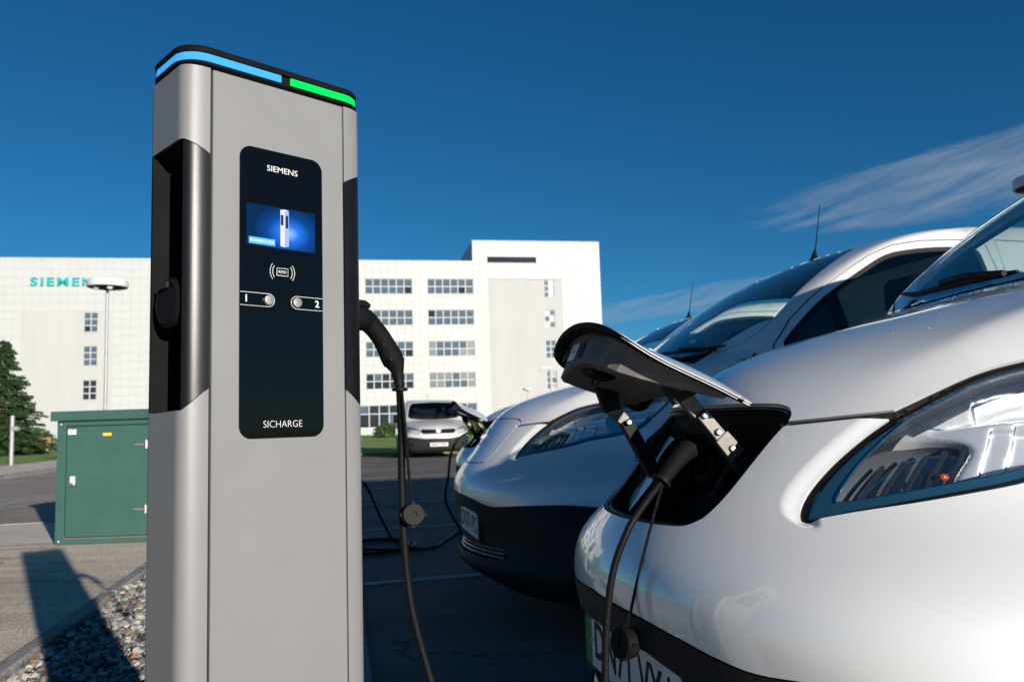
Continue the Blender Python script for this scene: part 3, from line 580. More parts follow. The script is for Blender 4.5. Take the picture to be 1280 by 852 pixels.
# ------------------------------------------------------------------ vans: a smooth body surface cut into panels
class Spl:
    def __init__(s, pts):
        x = np.array([p[0] for p in pts], float); y = np.array([p[1] for p in pts], float); n = len(x); h = np.diff(x)
        A = np.zeros((n, n)); b = np.zeros(n); A[0, 0] = A[-1, -1] = 1
        for i in range(1, n-1): A[i, i-1] = h[i-1]; A[i, i] = 2*(h[i-1]+h[i]); A[i, i+1] = h[i]; b[i] = 6*((y[i+1]-y[i])/h[i]-(y[i]-y[i-1])/h[i-1])
        s.x, s.y, s.h, s.m = x, y, h, np.linalg.solve(A, b)
    def __call__(s, t):
        t = np.asarray(t, float); i = np.clip(np.searchsorted(s.x, t)-1, 0, len(s.x)-2); tc = np.clip(t, s.x[0], s.x[-1]); h = s.h[i]; a = (s.x[i+1]-tc)/h; b = (tc-s.x[i])/h
        y = a*s.y[i]+b*s.y[i+1]+((a**3-a)*s.m[i]+(b**3-b)*s.m[i+1])*h*h/6
        d0 = (s.y[1]-s.y[0])/s.h[0]-s.h[0]*s.m[1]/6; d1 = (s.y[-1]-s.y[-2])/s.h[-1]+s.h[-1]*s.m[-2]/6
        return y+np.where(t < s.x[0], (t-s.x[0])*d0, 0)+np.where(t > s.x[-1], (t-s.x[-1])*d1, 0)
def smax(a, b, k): return .5*(a+b+np.sqrt((a-b)**2+k*k))
def sig(x): return 1/(1+np.exp(-np.clip(x, -60, 60)))
def make_F(S):
    UF, HD, WS, SA, SW, KB = (Spl(S[k]) for k in ('UF', 'HD', 'WS', 'SA', 'SW', 'KB')); END = S['end']; ridge = S.get('ridge', 0); bot = S.get('bot', .16)
    def F(u, v, z):
        v = np.abs(v); up = u-SA(z)*v**2*(1+S.get('quart', 0)*sig((1.12-z)/.04)*sig((z-.58)/.03)*(-.15+6*np.minimum(v, .95)**6))
        if ridge: up = up-3.0*np.maximum(v-.665, 0)**2*sig((z-1.26)/.03)
        bk = sig((u-.68)/.10); zc = z+(.10-.075*bk)*v**2
        if ridge:
            wn = sig((u-.21)/.025)*sig((.96-u)/.05); t = v-(.285+.115*np.clip((u-.2)/.25, 0, 1)**.6-.02*np.clip(u-.5, 0, .5)); sp = lambda x, w_: w_*np.logaddexp(0, np.clip(x/w_, -50, 50))
            zc = zc-.06*wn*(1-bk)*v**2+wn*(.33*sp(t, .010)+.010*(1-np.exp(-sp(-t, .014)/.05)))
        top = (zc-smax(HD(up), WS(up), .035))*.8; fr = (UF(z)-up)*.85
        a = smax(top, fr, .045); b = smax(a, v-SW(z), np.clip(KB(u), .03, .2)*.7)
        return smax(smax(b, bot-z, .05), u-END, .08)
    return F
class Chart:
    def __init__(s, F, Q): s.F, s.Q = F, np.array(Q, float)
    def P(s, ab):
        ab = np.asarray(ab, float); r2 = (ab**2).sum(1); d = np.stack([2*ab[:, 0], 1-r2, 2*ab[:, 1]], 1)/(1+r2)[:, None]
        lo = np.zeros(len(ab)); hi = np.full(len(ab), 4.0)
        for _ in range(34):
            m_ = (lo+hi)/2; p = s.Q+d*m_[:, None]; o = s.F(p[:, 0], p[:, 1], p[:, 2]) > 0; hi = np.where(o, m_, hi); lo = np.where(o, lo, m_)
        return s.Q+d*((lo+hi)/2)[:, None]
    def inv(s, p): d = np.asarray(p, float)-s.Q; d = d/np.linalg.norm(d, axis=1)[:, None]; return np.stack([d[:, 0], d[:, 2]], 1)/(1+d[:, 1])[:, None]
    def nrm(s, p):
        e = 1.5e-3; g = np.stack([s.F(p[:, 0]+e, p[:, 1], p[:, 2])-s.F(p[:, 0]-e, p[:, 1], p[:, 2]), s.F(p[:, 0], p[:, 1]+e, p[:, 2])-s.F(p[:, 0], p[:, 1]-e, p[:, 2]), s.F(p[:, 0], p[:, 1], p[:, 2]+e)-s.F(p[:, 0], p[:, 1], p[:, 2]-e)], 1)
        g[:, 1] = np.where(p[:, 1] < 2e-3, 0, g[:, 1]); return g/np.linalg.norm(g, axis=1)[:, None]
    def lift(s, kind, pts):
        "raise a drawn outline onto the surface; kind S: (u,z) side view, X: (v,z) front view, T: (u,v) plan"
        a = np.asarray(pts, float); n = len(a); lo = np.zeros(n); hi = np.zeros(n)
        def at(t):
            if kind == 'S': return a[:, 0], t, a[:, 1]
            if kind == 'X': return t, a[:, 0], a[:, 1]
            return a[:, 0], a[:, 1], t
        if kind == 'S': lo[:] = 0; hi[:] = 1.3
        elif kind == 'X': lo[:] = 1.9; hi[:] = -.6
        else: lo[:] = .9; hi[:] = 2.4
        ok = s.F(*at(lo)) < 0
        for _ in range(36):
            m_ = (lo+hi)/2; o = s.F(*at(m_)) > 0; hi = np.where(o, m_, hi); lo = np.where(o, lo, m_)
        return np.stack(at((lo+hi)/2), 1)[ok]
def dens(pts, step, closed=False):
    a = [np.array(p, float) for p in pts]; 
    if closed: a.append(a[0])
    o = []
    for p, q in zip(a[:-1], a[1:]):
        n = max(1, int(np.linalg.norm(q-p)/step)); o += [p+(q-p)*k/n for k in range(n)]
    o.append(a[-1]); return np.array(o)
def inpoly(x, y, poly):
    poly = np.asarray(poly); r = np.zeros(len(x), bool); n = len(poly)
    for i in range(n):
        x0, y0 = poly[i]; x1, y1 = poly[(i+1) % n]
        if y0 == y1: continue
        c_ = ((y0 > y) != (y1 > y)) & (x < (x1-x0)*(y-y0)/(y1-y0)+x0); r ^= c_
    return r
def pdist(x, y, poly, closed=False):
    a = np.asarray(poly, float); b = np.roll(a, -1, 0) if closed else a[1:]; a = a if closed else a[:-1]; best = np.full(len(x), 9.0)
    for (x0, y0), (x1, y1) in zip(a, b):
        dx, dy = x1-x0, y1-y0; t = np.clip(((x-x0)*dx+(y-y0)*dy)/(dx*dx+dy*dy+1e-12), 0, 1); best = np.minimum(best, np.hypot(x-x0-t*dx, y-y0-t*dy))
    return best
def offset_poly(poly, d, closed=True):
    a = np.asarray(poly, float); n = len(a)
    p = np.roll(a, 1, 0) if closed else np.vstack([a[:1], a[:-1]]); q = np.roll(a, -1, 0) if closed else np.vstack([a[1:], a[-1:]])
    t = q-p; t /= np.linalg.norm(t, axis=1)[:, None]+1e-9; return a+np.stack([t[:, 1], -t[:, 0]], 1)*d
def build_panels(ch, curves, classify, hfun, disp=None):
    "quadtree points + outlines -> constrained triangulation -> {panel: (points, normals, faces)} for one half"
    cells = [(-1.0, -1.0, 2.0)]; pts = []
    for lev in range(12):
        if not cells: break
        c_ = np.array(cells); s_ = c_[:, 2]; cor = np.concatenate([c_[:, :2]+s_[:, None]*np.array(o) for o in ((0, 0), (1, 0), (1, 1), (0, 1), (.5, .5))]); r = np.linalg.norm(cor, axis=1); cc = np.where(r[:, None] > 1, cor/np.maximum(r, 1e-9)[:, None], cor)
        p = ch.P(cc).reshape(5, -1, 3); n = len(c_); rr = r.reshape(5, n)
        e = np.maximum.reduce([np.linalg.norm(p[0]-p[1], axis=1), np.linalg.norm(p[1]-p[2], axis=1), np.linalg.norm(p[2]-p[3], axis=1), np.linalg.norm(p[3]-p[0], axis=1), np.linalg.norm(p[0]-p[2], axis=1)*.7, np.linalg.norm(p[4]-p[0], axis=1), np.linalg.norm(p[4]-p[2], axis=1)])
        hm = np.minimum.reduce([hfun(p[k]) for k in range(5)]); outq = (np.maximum(np.abs(c_[:, 0]+s_/2)-s_/2, 0)**2+np.maximum(np.abs(c_[:, 1]+s_/2)-s_/2, 0)**2) > 1
        new = []
        for i in range(n):
            if outq[i]: continue
            x, y, s = cells[i]
            if lev < 3 or (e[i] > hm[i] and lev < 11): h = s/2; new += [(x, y, h), (x+h, y, h), (x, y+h, h), (x+h, y+h, h)]
            else: pts += [(x, y), (x+s, y), (x, y+s), (x+s, y+s)]
        cells = new
    pts = np.unique(np.round(np.array(pts), 7), axis=0); pts = pts[np.linalg.norm(pts, axis=1) < .9985]
    V = [tuple(p) for p in pts]; E = []
    # rim (centre line), denser where the surface is detailed
    ang = np.linspace(0, 2*PI, 2600, endpoint=False); rim = np.stack([np.cos(ang), np.sin(ang)], 1); rp = ch.P(rim); keep = [0]; hh = hfun(rp)
    for i in range(1, len(ang)):
        if np.linalg.norm(rp[i]-rp[keep[-1]]) > hh[i]: keep.append(i)
    b0 = len(V); V += [tuple(rim[i]) for i in keep]; E += [(b0+i, b0+(i+1) % len(keep)) for i in range(len(keep))]
    for kind, poly, step, closed in curves:
        P3 = ch.lift(kind, dens(poly, step, closed)); 
        if len(P3) < 2: continue
        P3[:, 1] = np.maximum(P3[:, 1], 0); ab = ch.inv(P3); r = np.linalg.norm(ab, axis=1); ab[r > .9995] /= r[r > .9995][:, None]
        b0 = len(V); V += [tuple(q) for q in ab]; d3 = np.linalg.norm(np.diff(P3, axis=0), axis=1)
        E += [(b0+i, b0+i+1) for i in range(len(ab)-1) if d3[i] < .15+step]
    r_ = delaunay_2d_cdt([Vector(v) for v in V], E, [], 0, 2e-6); ov = np.array([v[:] for v in r_[0]]); T_ = np.array(r_[2])
    rr = np.linalg.norm(ov, axis=1); ov[rr > 1] /= rr[rr > 1][:, None]
    P3 = ch.P(ov); rim_ = np.linalg.norm(ov, axis=1) > .99999; P3[rim_, 1] = 0; Nn = ch.nrm(P3); cen = P3[T_].mean(1)
    lab = classify(cen); D0 = disp(P3) if disp is not None else np.zeros(len(P3))
    n3 = np.cross(P3[T_[:, 1]]-P3[T_[:, 0]], P3[T_[:, 2]]-P3[T_[:, 0]]); flip = (n3*Nn[T_[:, 0]]).sum(1) < 0; T_[flip] = T_[flip][:, ::-1]
    return P3, Nn, T_, lab, D0
def panel_mesh(name, data, key, mat_, parent, flange=.008, extra=0.0, mirror=True, mats=None, dfun=None, link_it=True):
    P3, Nn, T_, lab, D0 = data; t = T_[lab == key]
    if len(t) == 0: return None
    used, inv_ = np.unique(t, return_inverse=True); t = inv_.reshape(t.shape); p = P3[used]; n = Nn[used]; d = D0[used]+extra; dd = d.copy()
    if dfun is not None: dd = dd+dfun(p); 
    q = p-n*dd[:, None]; moved = (np.abs(D0[used]) > 2e-5) | (dfun is not None)
    cen = p[:, 1] < 1e-6
    def half(q, n, t, sgn):
        q = q*np.array([1, sgn, 1]); n = n*np.array([1, sgn, 1]); return q, n, (t if sgn > 0 else t[:, ::-1])
    # face normals averaged, for displaced areas
    fn = np.cross(q[t[:, 1]]-q[t[:, 0]], q[t[:, 2]]-q[t[:, 0]]); an = np.zeros_like(q)
    for k in range(3): np.add.at(an, t[:, k], fn)
    an /= np.linalg.norm(an, axis=1)[:, None]+1e-12; an[cen, 1] = 0; nn = np.where(moved[:, None], an, n)
    # border for the turned-in flange
    ed = {}
    for a, b, c_ in t:
        for e in ((a, b), (b, c_), (c_, a)): ed[e] = 1
    bd = [e for e in ed if (e[1], e[0]) not in ed and not (cen[e[0]] and cen[e[1]])]
    allV, allN, allF = [], [], []; base = 0
    for sg in ((1, -1) if mirror else (1,)):
        qq, n_, tt = half(q, nn, t, sg); allV.append(qq); allN.append(n_); allF += [tuple(int(x_)+base for x_ in f) for f in tt]; base += len(qq)
        if flange:
            for a, b in bd:
                A, Bv = qq[a], qq[b]; na, nb = (n[a]*[1, sg, 1]), (n[b]*[1, sg, 1]); ra, rb = A-na*flange, Bv-nb*flange; fnm = np.cross(Bv-A, na)*(-1 if sg > 0 else 1)*-1; fnm = fnm/(np.linalg.norm(fnm)+1e-9)
                allV.append(np.array([A, Bv, rb, ra])); allN.append(np.array([fnm]*4)); allF.append((base, base+1, base+2, base+3) if sg < 0 else (base+3, base+2, base+1, base)); base += 4
    V = np.concatenate(allV); Nv = np.concatenate(allN); me = bpy.data.meshes.new(name); me.from_pydata(V.tolist(), [], allF); me.update()
    me.polygons.foreach_set('use_smooth', [True]*len(me.polygons)); me.materials.append(mat_)
    me.normals_split_custom_set_from_vertices([tuple(x_) for x_ in Nv]) if len(me.vertices) == len(Nv) else None
    return link(name, me, parent) if link_it else me

# ---- the electric van
EV = dict(UF=[(.10, .14), (.2, .10), (.255, .02), (.31, -.035), (.37, -.025), (.44, -.02), (.55, -.045), (.64, -.055), (.70, -.042), (.75, -.008), (.80, .033), (.88, .088), (.96, .145), (1.04, .22), (1.2, .42)],
    HD=[(-.3, .90), (0, .985), (.19, 1.042), (.33, 1.09), (.6, 1.16), (.8, 1.203), (1.0, 1.24), (1.4, 1.31)],
    WS=[(.5, .86), (.9, 1.16), (1.0, 1.235), (1.2, 1.38), (1.5, 1.58), (1.8, 1.735), (2.1, 1.818), (2.6, 1.85), (3.4, 1.862), (4.6, 1.84)],
    SA=[(.2, .48), (.5, .56), (.62, .60), (.69, .65), (.75, .82), (.81, 1.05), (.9, 1.12), (1.02, 1.02), (1.12, .62), (1.25, .25), (1.4, .15), (1.6, .13), (1.9, .12)],
    SW=[(.1, .80), (.3, .862), (.5, .876), (.75, .88), (1.0, .876), (1.2, .858), (1.35, .828), (1.6, .752), (1.75, .71), (1.87, .67)],
    KB=[(0, .20), (.7, .20), (.95, .13), (1.2, .06), (1.6, .04), (2, .04), (4.5, .05)], end=4.42, ridge=.010, quart=1)
evF = make_F(EV); CH = Chart(evF, (1.6, 0, .85))
lampL = catmull([(.172, .795), (.181, .811), (.206, .841), (.246, .882), (.287, .918), (.328, .948)], 5)
lampT = catmull([(.328, .948), (.392, .98), (.446, 1.003), (.50, 1.017), (.57, 1.029), (.66, 1.043), (.76, 1.056), (.87, 1.07)], 4)
lampB = catmull([(.87, 1.07), (.82, 1.01), (.75, .955), (.69, .910), (.605, .884), (.477, .863), (.411, .845), (.350, .832), (.290, .8195), (.23, .807), (.178, .7935)], 4)
lamp = np.array(list(lampL)[:-1]+list(lampT)[:-1]+list(lampB))
portX = catmull([(-.05, .969), (.05, .969), (.15, .969), (.215, .967), (.243, .964), (.264, .956), (.274, .940), (.267, .914), (.252, .855), (.239, .795), (.228, .779), (.205, .770), (.15, .767), (.09, .766), (.03, .766), (-.05, .766)], 4)
portX = [p for p in portX if p[0] > -.04]; portPoly = np.array(portX)
seam1 = np.array([(.10, .9335), (.214, .9335), (.270, .941), (.328, .948)]); seamH = np.array(list(map(tuple, seam1[1:]))+[tuple(p) for p in lampT[1:]]+[(.95, 1.085), (1.05, 1.12), (1.13, 1.17), (1.17, 1.215)])
cowlT = catmull([(.935, -.05), (.935, .15), (.955, .35), (1.0, .55), (1.06, .68), (1.13, .76), (1.2, .81)], 4)
cowlB = catmull([(.985, -.05), (.985, .15), (1.0, .3), (1.055, .45), (1.13, .54), (1.2, .60), (1.26, .66), (1.30, .72)], 4)
wsX = np.array([tuple(p) for p in catmull([(-.03, 1.224), (.2, 1.222), (.42, 1.219), (.53, 1.222), (.62, 1.252), (.685, 1.282), (.708, 1.32), (.705, 1.385), (.65, 1.52), (.59, 1.64), (.555, 1.695), (.52, 1.732), (.42, 1.76), (.2, 1.772), (-.03, 1.775)], 3)])
winS = np.array([tuple(p) for p in catmull([(1.295, 1.268), (1.385, 1.352), (1.48, 1.430), (1.59, 1.500), (1.745, 1.589), (1.88, 1.657), (2.008, 1.684), (2.16, 1.698), (2.32, 1.700), (2.37, 1.687), (2.385, 1.62), (2.40, 1.3), (2.385, 1.225), (2.33, 1.205), (1.9, 1.20), (1.4, 1.205), (1.31, 1.213), (1.285, 1.235)], 3, True)])
doorS = np.array([(1.20, .30), (1.20, .9), (1.215, 1.15), (1.24, 1.25), (1.34, 1.365), (1.45, 1.455), (1.548, 1.524), (1.659, 1.590), (1.80, 1.668), (1.928, 1.716), (2.08, 1.740), (2.36, 1.750), (2.43, 1.74), (2.45, 1.6), (2.47, 1.2), (2.45, .9), (2.40, .32), (2.36, .29), (1.26, .29)])
slideS = np.array([(2.49, .30), (3.30, .30), (3.37, .8), (3.37, 1.72), (2.49, 1.75), (2.51, 1.2), (2.49, .9), (2.45, .34)])
bbX = catmull([(-.03, .632), (.08, .626), (.19, .619), (.29, .605), (.362, .591), (.42, .584), (.50, .590), (.576, .597), (.67, .601), (.735, .590), (.775, .572), (.80, .549), (.84, .52), (.85, .47)], 4)
def circ(c_, z_, r, n=48): return np.array([(c_+r*math.cos(2*PI*k/n), z_+r*math.sin(2*PI*k/n)) for k in range(n)])
archF, archR = circ(.93, .33, .385), circ(3.62, .33, .385); lipF, lipR = circ(.93, .33, .43), circ(3.62, .33, .43)
plX = np.array([(-.03, .42), (.262, .42), (.277, .428), (.277, .548), (.262, .560), (-.03, .572)])
grX = np.array([(-.03, .355), (.40, .355), (.46, .365), (.47, .385), (.43, .405), (.36, .410), (-.03, .410)])
fendS = np.array([(.66, .905), (.645, .80), (.60, .62)])
GAP = .0027; rear0 = 1.2
def seg_classify(c_):
    u, v, z = c_.T; lab = np.full(len(c_), 'body_shell', dtype=object); front = u < .6
    bz = np.interp(v, [p[0] for p in bbX], [p[1] for p in bbX]); sz = np.interp(u, [p[0] for p in seamH], [p[1] for p in seamH])
    cu = np.interp(v, [p[1] for p in cowlT], [p[0] for p in cowlT]); cb = np.interp(v, [p[1] for p in cowlB], [p[0] for p in cowlB])
    hood = (z > sz) & (u < cu) & (u < 1.25) & (v < .83); lab[(u < 1.2) & (z < 1.2) & ~hood] = 'fender'
    fu = np.interp(z, [p[1] for p in fendS[::-1]], [p[0] for p in fendS[::-1]]); lab[(u < fu) & ~hood & (z < 1.0)] = 'front_fascia'
    lab[hood] = 'bonnet'; lab[(u >= cu) & (u < cb) & (z > 1.1) & (v < .53)] = 'cowl'
    lab[inpoly(v, z, wsX) & (u < 2.1) & (u >= cb-.0) & (z > 1.2)] = 'windscreen'
    lab[inpoly(v, z, np.vstack([portPoly, [(-.05, .766), (-.05, .969)]])) & (u < .5)] = 'charge_lid'
    lab[(z < bz) & (u < .58) & (v < .9)] = 'lower_bumper'
    lab[(z < .27) & (u > .5)] = 'sill'
    sd = v > .35
    lab[inpoly(u, z, lamp) & (v > .3)] = 'lens'
    lab[inpoly(u, z, doorS) & sd & (v > .5)] = 'door'; lab[inpoly(u, z, slideS) & (v > .5)] = 'sliding_door'; lab[inpoly(u, z, winS) & sd & (v > .5)] = 'side_window'
    lab[(lab == 'side_window') & (u < 1.60-.10*(z-1.2)) & (u > 1.535-.10*(z-1.2))] = 'door_sail'; lab[(lab == 'side_window') & (u < 1.56)] = 'quarter_window'
    lab[inpoly(v, z, grX) & (u < .4)] = 'hole_grille'; lab[inpoly(v, z, plX) & (u < .4)] = 'hole_plate'
    # seams
    def gap(m_): lab[m_] = 'panel_gap'
    gap((pdist(u, z, doorS, True) < GAP) & (v > .5)); gap((pdist(u, z, slideS, True) < GAP) & (v > .5)); gap((pdist(u, z, fendS) < GAP*.7) & (u < .8) & (v > .4) & (lab != 'lower_bumper'))
    gap((pdist(u, z, seamH) < GAP*1.3) & (v > .26) & (u > .2)); gap((pdist(u, v, np.array(cowlT)) < GAP) & (z > 1.05) & (v < .8))
    gap((pdist(u, z, lamp, True) < GAP*.9) & (v > .3)); gap((pdist(v, z, portPoly) < GAP) & (u < .5) & (v > 0))
    gap((pdist(v, z, np.array(bbX)) < .002) & (u < .58))
    gap((pdist(u, z, winS, True) < .010) & (v > .5)); 
    gap((pdist(v, z, wsX) < .004) & (u < 2.1) & (u > .95) & (z > 1.225))
    for A, Lp in ((archF, lipF), (archR, lipR)):
        lab[inpoly(u, z, Lp) & (v > .45) & (z < .8)] = 'arch_trim'; lab[inpoly(u, z, A) & (v > .45)] = 'hole_arch'
    return lab
def two(kind, poly, d, step, closed=False): return [(kind, offset_poly(poly, d, closed), step, closed), (kind, offset_poly(poly, -d, closed), step, closed)]
curves = []
curves += two('S', lamp, GAP*.9, .008, True)+[('S', offset_poly(lampL+lampB[-12:-1][::-1] if False else np.array(lampL), -d_, False), .01, False) for d_ in (.006, .017)]+[('S', offset_poly(np.array(lampL), d_, False), .01, False) for d_ in (.006, .017)]
curves += two('X', portPoly, GAP, .008)+two('S', seamH, GAP*1.3, .012)+two('T', np.array(cowlT), GAP, .015)+[('T', cowlB, .015, False), ('T', [(.9, .53), (1.25, .53)], .015, False)]
curves += [('S', [(a_, 1.2), (a_-.05, 1.7)], .02, False) for a_ in (1.60, 1.535)]
curves += two('X', wsX, .004, .02)+two('S', winS, .010, .02, True)+two('S', doorS, GAP, .03, True)+two('S', slideS, GAP, .05, True)+two('S', fendS, GAP*.7, .015)
curves += two('X', np.array(bbX), .002, .01)+[('S', archF, .03, True), ('S', archR, .05, True), ('S', lipF, .03, True), ('S', lipR, .05, True), ('X', grX, .012, False), ('X', plX, .012, False), ('S', [(.5, .27), (3.3, .27)], .05, False), ('S', [(.58, .30), (.58, .62)], .02, False)]
def ev_h(p):
    u, v, z = p.T; h = np.full(len(p), .09); h[(u < 2.2)] = .045; h[(u < 1.15) & (z > .28)] = .022; h[(u < .55) & (z > .55)] = .014; m_ = (u < .4) & (z > .76) & (z < .99) & (v > .3); h[m_] = np.where(pdist(u[m_], z[m_], np.array(lampL)) < .032, .0055, h[m_]); return h
lampLa = np.array(lampL)
def ev_disp(p):
    u, v, z = p.T; d = np.zeros(len(p)); m_ = (v > .28) & (u < .6) & (z > .72) & (z < 1.0)
    dl = pdist(u, z, lampLa); ins = inpoly(u, z, lamp)
    below = (z < np.interp(u, [q[0] for q in lampB[::-1]], [q[1] for q in lampB[::-1]]))
    w_out = np.clip(1-dl/.017, 0, 1); w_out = w_out**2*(3-2*w_out); w_in = np.clip(1-dl/.12, 0, 1)**1.3
    a = np.where(ins, w_in, w_out*(z < np.interp(u, [q[0] for q in seamH], [q[1] for q in seamH])+.0005)); return np.where(m_, .011*a, 0)
evdata = build_panels(CH, curves, seg_classify, ev_h, ev_disp)
GL = {'door_sail': 'satin_black', 'quarter_window': 'dark_quarter', 'windscreen': 'glass', 'side_window': 'dark_glass', 'lens': 'lens', 'lower_bumper': 'grey_plastic', 'arch_trim': 'grey_plastic', 'sill': 'grey_plastic', 'panel_gap': 'matt_black', 'cowl': 'black_plastic'}
def lump(a, x, w_): return sig((a-x)/w_)
STEPS = ((.375, .940), (.405, .948), (.455, .955), (.545, .965))
def zdiv(u): return .948+.12*(u-.38)
pocket = np.array([(.200, .814), (.222, .855), (.263, .890), (.296, .912), (.337, .926), (.371, .923), (.384, .910), (.360, .877), (.333, .848), (.296, .834)]); pocket = np.array(catmull(list(pocket), 4, True))
def lamp_depth(p):
    u, v, z = p.T; dB = pdist(u, z, lampB); dL = pdist(u, z, lampLa); dT = pdist(u, z, lampT)
    e = np.minimum(np.minimum(dB, dL), dT); base = .012+.034*sig((dB-.0165)/.002)*sig((np.minimum(dL, dT)-.012)/.003)
    pk = sig((np.where(inpoly(u, z, pocket), 1, -1)*pdist(u, z, pocket, True))/.0025)*.035
    # stepped reflector facets running across the lamp
    s_ = (u-.55*(z-.85)); st = sum(.009*sig((s_-a_)/.0010)*sig((z_hi-z)/.002) for a_, z_hi in STEPS)+.013*sig((z-zdiv(u))/.0012)+.016*sig((u-.415-.2*(z-.95))/.0012)*sig((z-zdiv(u)-.002)/.001)
    bowl = -.030*np.exp(-(((u-.60)/.085)**2+((z-.955)/.035)**2))*-1
    return base+pk+st*sig((e-.02)/.003)+bowl*sig((e-.02)/.004)
def oval_ring(bm, c_, M_, rx, rz, th, seg=40):
    pth = [M_ @ Vector((rx*math.cos(a), rz*math.sin(a), 0)) for a in np.linspace(0, 2*PI, seg)]; tube(bm, pth, th, 8, False)
def surf(v, z, off=0):
    p = CH.lift('X', [(abs(v), z)])[0]; n = CH.nrm(p[None])[0]; p = p+n*off; p[1] *= (1 if v >= 0 else -1); n[1] *= (1 if v >= 0 else -1); return Vector(p), Vector(n)
def wheel(parent, u, side, steer=0, R=.318, Wd=.20, v0=.765):
    wt = bpy.data.objects.new('wheel', None); COL.objects.link(wt); wt.parent = parent; wt.location = (u, side*v0, R); wt.rotation_euler = (0, 0, steer)
    Mx = frame((0, 0, 0), (0, side, 0), (1, 0, 0)); rr = .205
    bm = bmesh.new(); lathe(bm, [(rr, -Wd/2), (R-.02, -Wd/2), (R, -Wd/2+.03), (R, Wd/2-.03), (R-.02, Wd/2), (rr+.02, Wd/2+.004), (rr, Wd/2-.01)], 40, Mx); bm_obj('tyre', bm, MP['tyre'], wt)
    bm = bmesh.new(); lathe(bm, [(rr, Wd/2-.012), (rr-.008, Wd/2), (rr-.02, Wd/2-.01), (rr-.03, Wd/2-.05), (.09, Wd/2-.04), (.05, Wd/2-.005), (.0, Wd/2-.003)][:-1], 30, Mx)
    for k in range(7):
        a = 2*PI*k/7; c, s = math.cos(a), math.sin(a); pr_ = [(.05, -.022), (.19, -.030), (.19, .030), (.05, .022)]; prism(bm, [(c*x-s*y, s*x+c*y) for x, y in pr_], .02, Mx, Wd/2-.028)
    bm_obj('rim', bm, MP['alloy'], wt)
def open_lid_matrix():
    th = math.radians(78); Mt = Matrix.Translation((.060, 0, 1.018)) @ Matrix.Rotation(th, 4, 'Y') @ Matrix.Translation((-.16, 0, -.86)); return Mt
def electric_van(label):
    van = thing('electric_van', label, 'van', (0, 0, 0), 0, 'silver white electric vans on charge side by side')
    for key in sorted({k for k in set(evdata[3]) if not k.startswith('hole')}):
        if key == 'charge_lid': continue
        o = panel_mesh(key, evdata, key, MP[GL.get(key, 'paint')], van, flange=(0 if key in ('panel_gap', 'lens', 'windscreen', 'side_window') else .065 if key == 'lower_bumper' else .009), extra=(.006 if key == 'panel_gap' else .0015 if key in ('side_window', 'windscreen') else .004 if key == 'cowl' else 0), mirror=key not in ('door', 'fender', 'lens', 'sliding_door', 'side_window', 'arch_trim', 'sill', 'door_sail', 'quarter_window'))
        if key in ('door', 'fender', 'lens', 'sliding_door', 'side_window', 'arch_trim', 'sill', 'door_sail', 'quarter_window'):
            if key in ('lens',): o.name = 'headlight'
            o2 = o.copy(); COL.objects.link(o2); o2.scale = (1, -1, 1); pair = (o, o2)
            if key == 'lens':
                for oo in pair:
                    for nm, mk, ex, df in (('reflector', 'reflector', 0, lamp_depth),):
                        r = panel_mesh(nm, lampdata, 'lens', MP[mk], oo, 0, 0, False, dfun=df); panel_mesh('indicator_pocket', lampdata, 'pocket', MP['dark_chrome'], oo, 0, 0, False, dfun=df); panel_mesh('reflector_lines', lampdata, 'line', MP['dark_chrome'], oo, 0, 0, False, dfun=df); panel_mesh('inner_rim', lampdata, 'rimband', MP['rim_chrome'], oo, 0, 0, False, dfun=df)
                    # blue strip along the lower edge, indicator bowl and bulb
                    r = panel_mesh('light_strip', lampdata2, 'strip', MP['blue_lens'], oo, .006, .008, False); r = panel_mesh('bezel', lampdata2, 'bezel', MP['black_plastic'], oo, .0, .003, False)
                    q = CH.lift('S', dens([tuple(x_) for x_ in inner], .008)); nq = CH.nrm(q); q = q-nq*(.007+ev_disp(q))[:, None]; bm = bmesh.new(); tube(bm, [Vector(x_) for x_ in q], .0011, 5, False); bm_obj('chrome_edge', bm, MP['chrome'], oo)
                    c3 = CH.lift('S', [(.345, .870)])[0]; n3 = CH.nrm(c3[None])[0]; c3 = c3-n3*.052
                    bm = bmesh.new(); bmesh.ops.create_uvsphere(bm, u_segments=14, v_segments=10, radius=.0062, matrix=Matrix.Translation(c3) @ Matrix.Diagonal((1.3, .9, .9, 1))); bm_obj('indicator_bulb', bm, MP['amber'], oo)
                    bm = bmesh.new()
                    for k in range(5):
                        q = CH.lift('S', [(.236+.026*k+t_*.048, .836+.004*k+t_*(.052+.004*k)) for t_ in np.linspace(0, 1, 6)]); nq = CH.nrm(q); tube(bm, [Vector(x_) for x_ in q-nq*.058], .0042, 6)
                    bm_obj('indicator_ribs', bm, MP['rib_chrome'], oo)
                    c4 = CH.lift('S', [(.60, .965)])[0]; n4 = CH.nrm(c4[None])[0]; c4 = c4-n4*.07; bm = bmesh.new(); lathe(bm, [(.052, .02), (.048, 0), (.02, -.01)], 28, frame(c4, n4)); bm_obj('bulb_housing', bm, MP['chrome'], oo)
    # underside, arches, interior
    bm = bmesh.new(); bx(bm, .45, 4.2, -.55, .55, .17, .5); bx(bm, 1.4, 3.1, -.80, .80, .18, .5); bm_obj('floor_pan', bm, MP['matt_black'], van)
    bm = bmesh.new()
    for c_ in (.93, 3.62):
        for s_ in (-1, 1): prism(bm, [(c_+.40*math.cos(a), .33+.40*math.sin(a)) for a in np.linspace(-.3, PI+.3, 18)], .01, Matrix(((1, 0, 0, 0), (0, 0, 1, s_*.56), (0, 1, 0, 0), (0, 0, 0, 1))))
    bm_obj('arch_liner', bm, MP['matt_black'], van)
    for u in (.93, 3.62):
        for s_ in (-1, 1): wheel(van, u, s_)
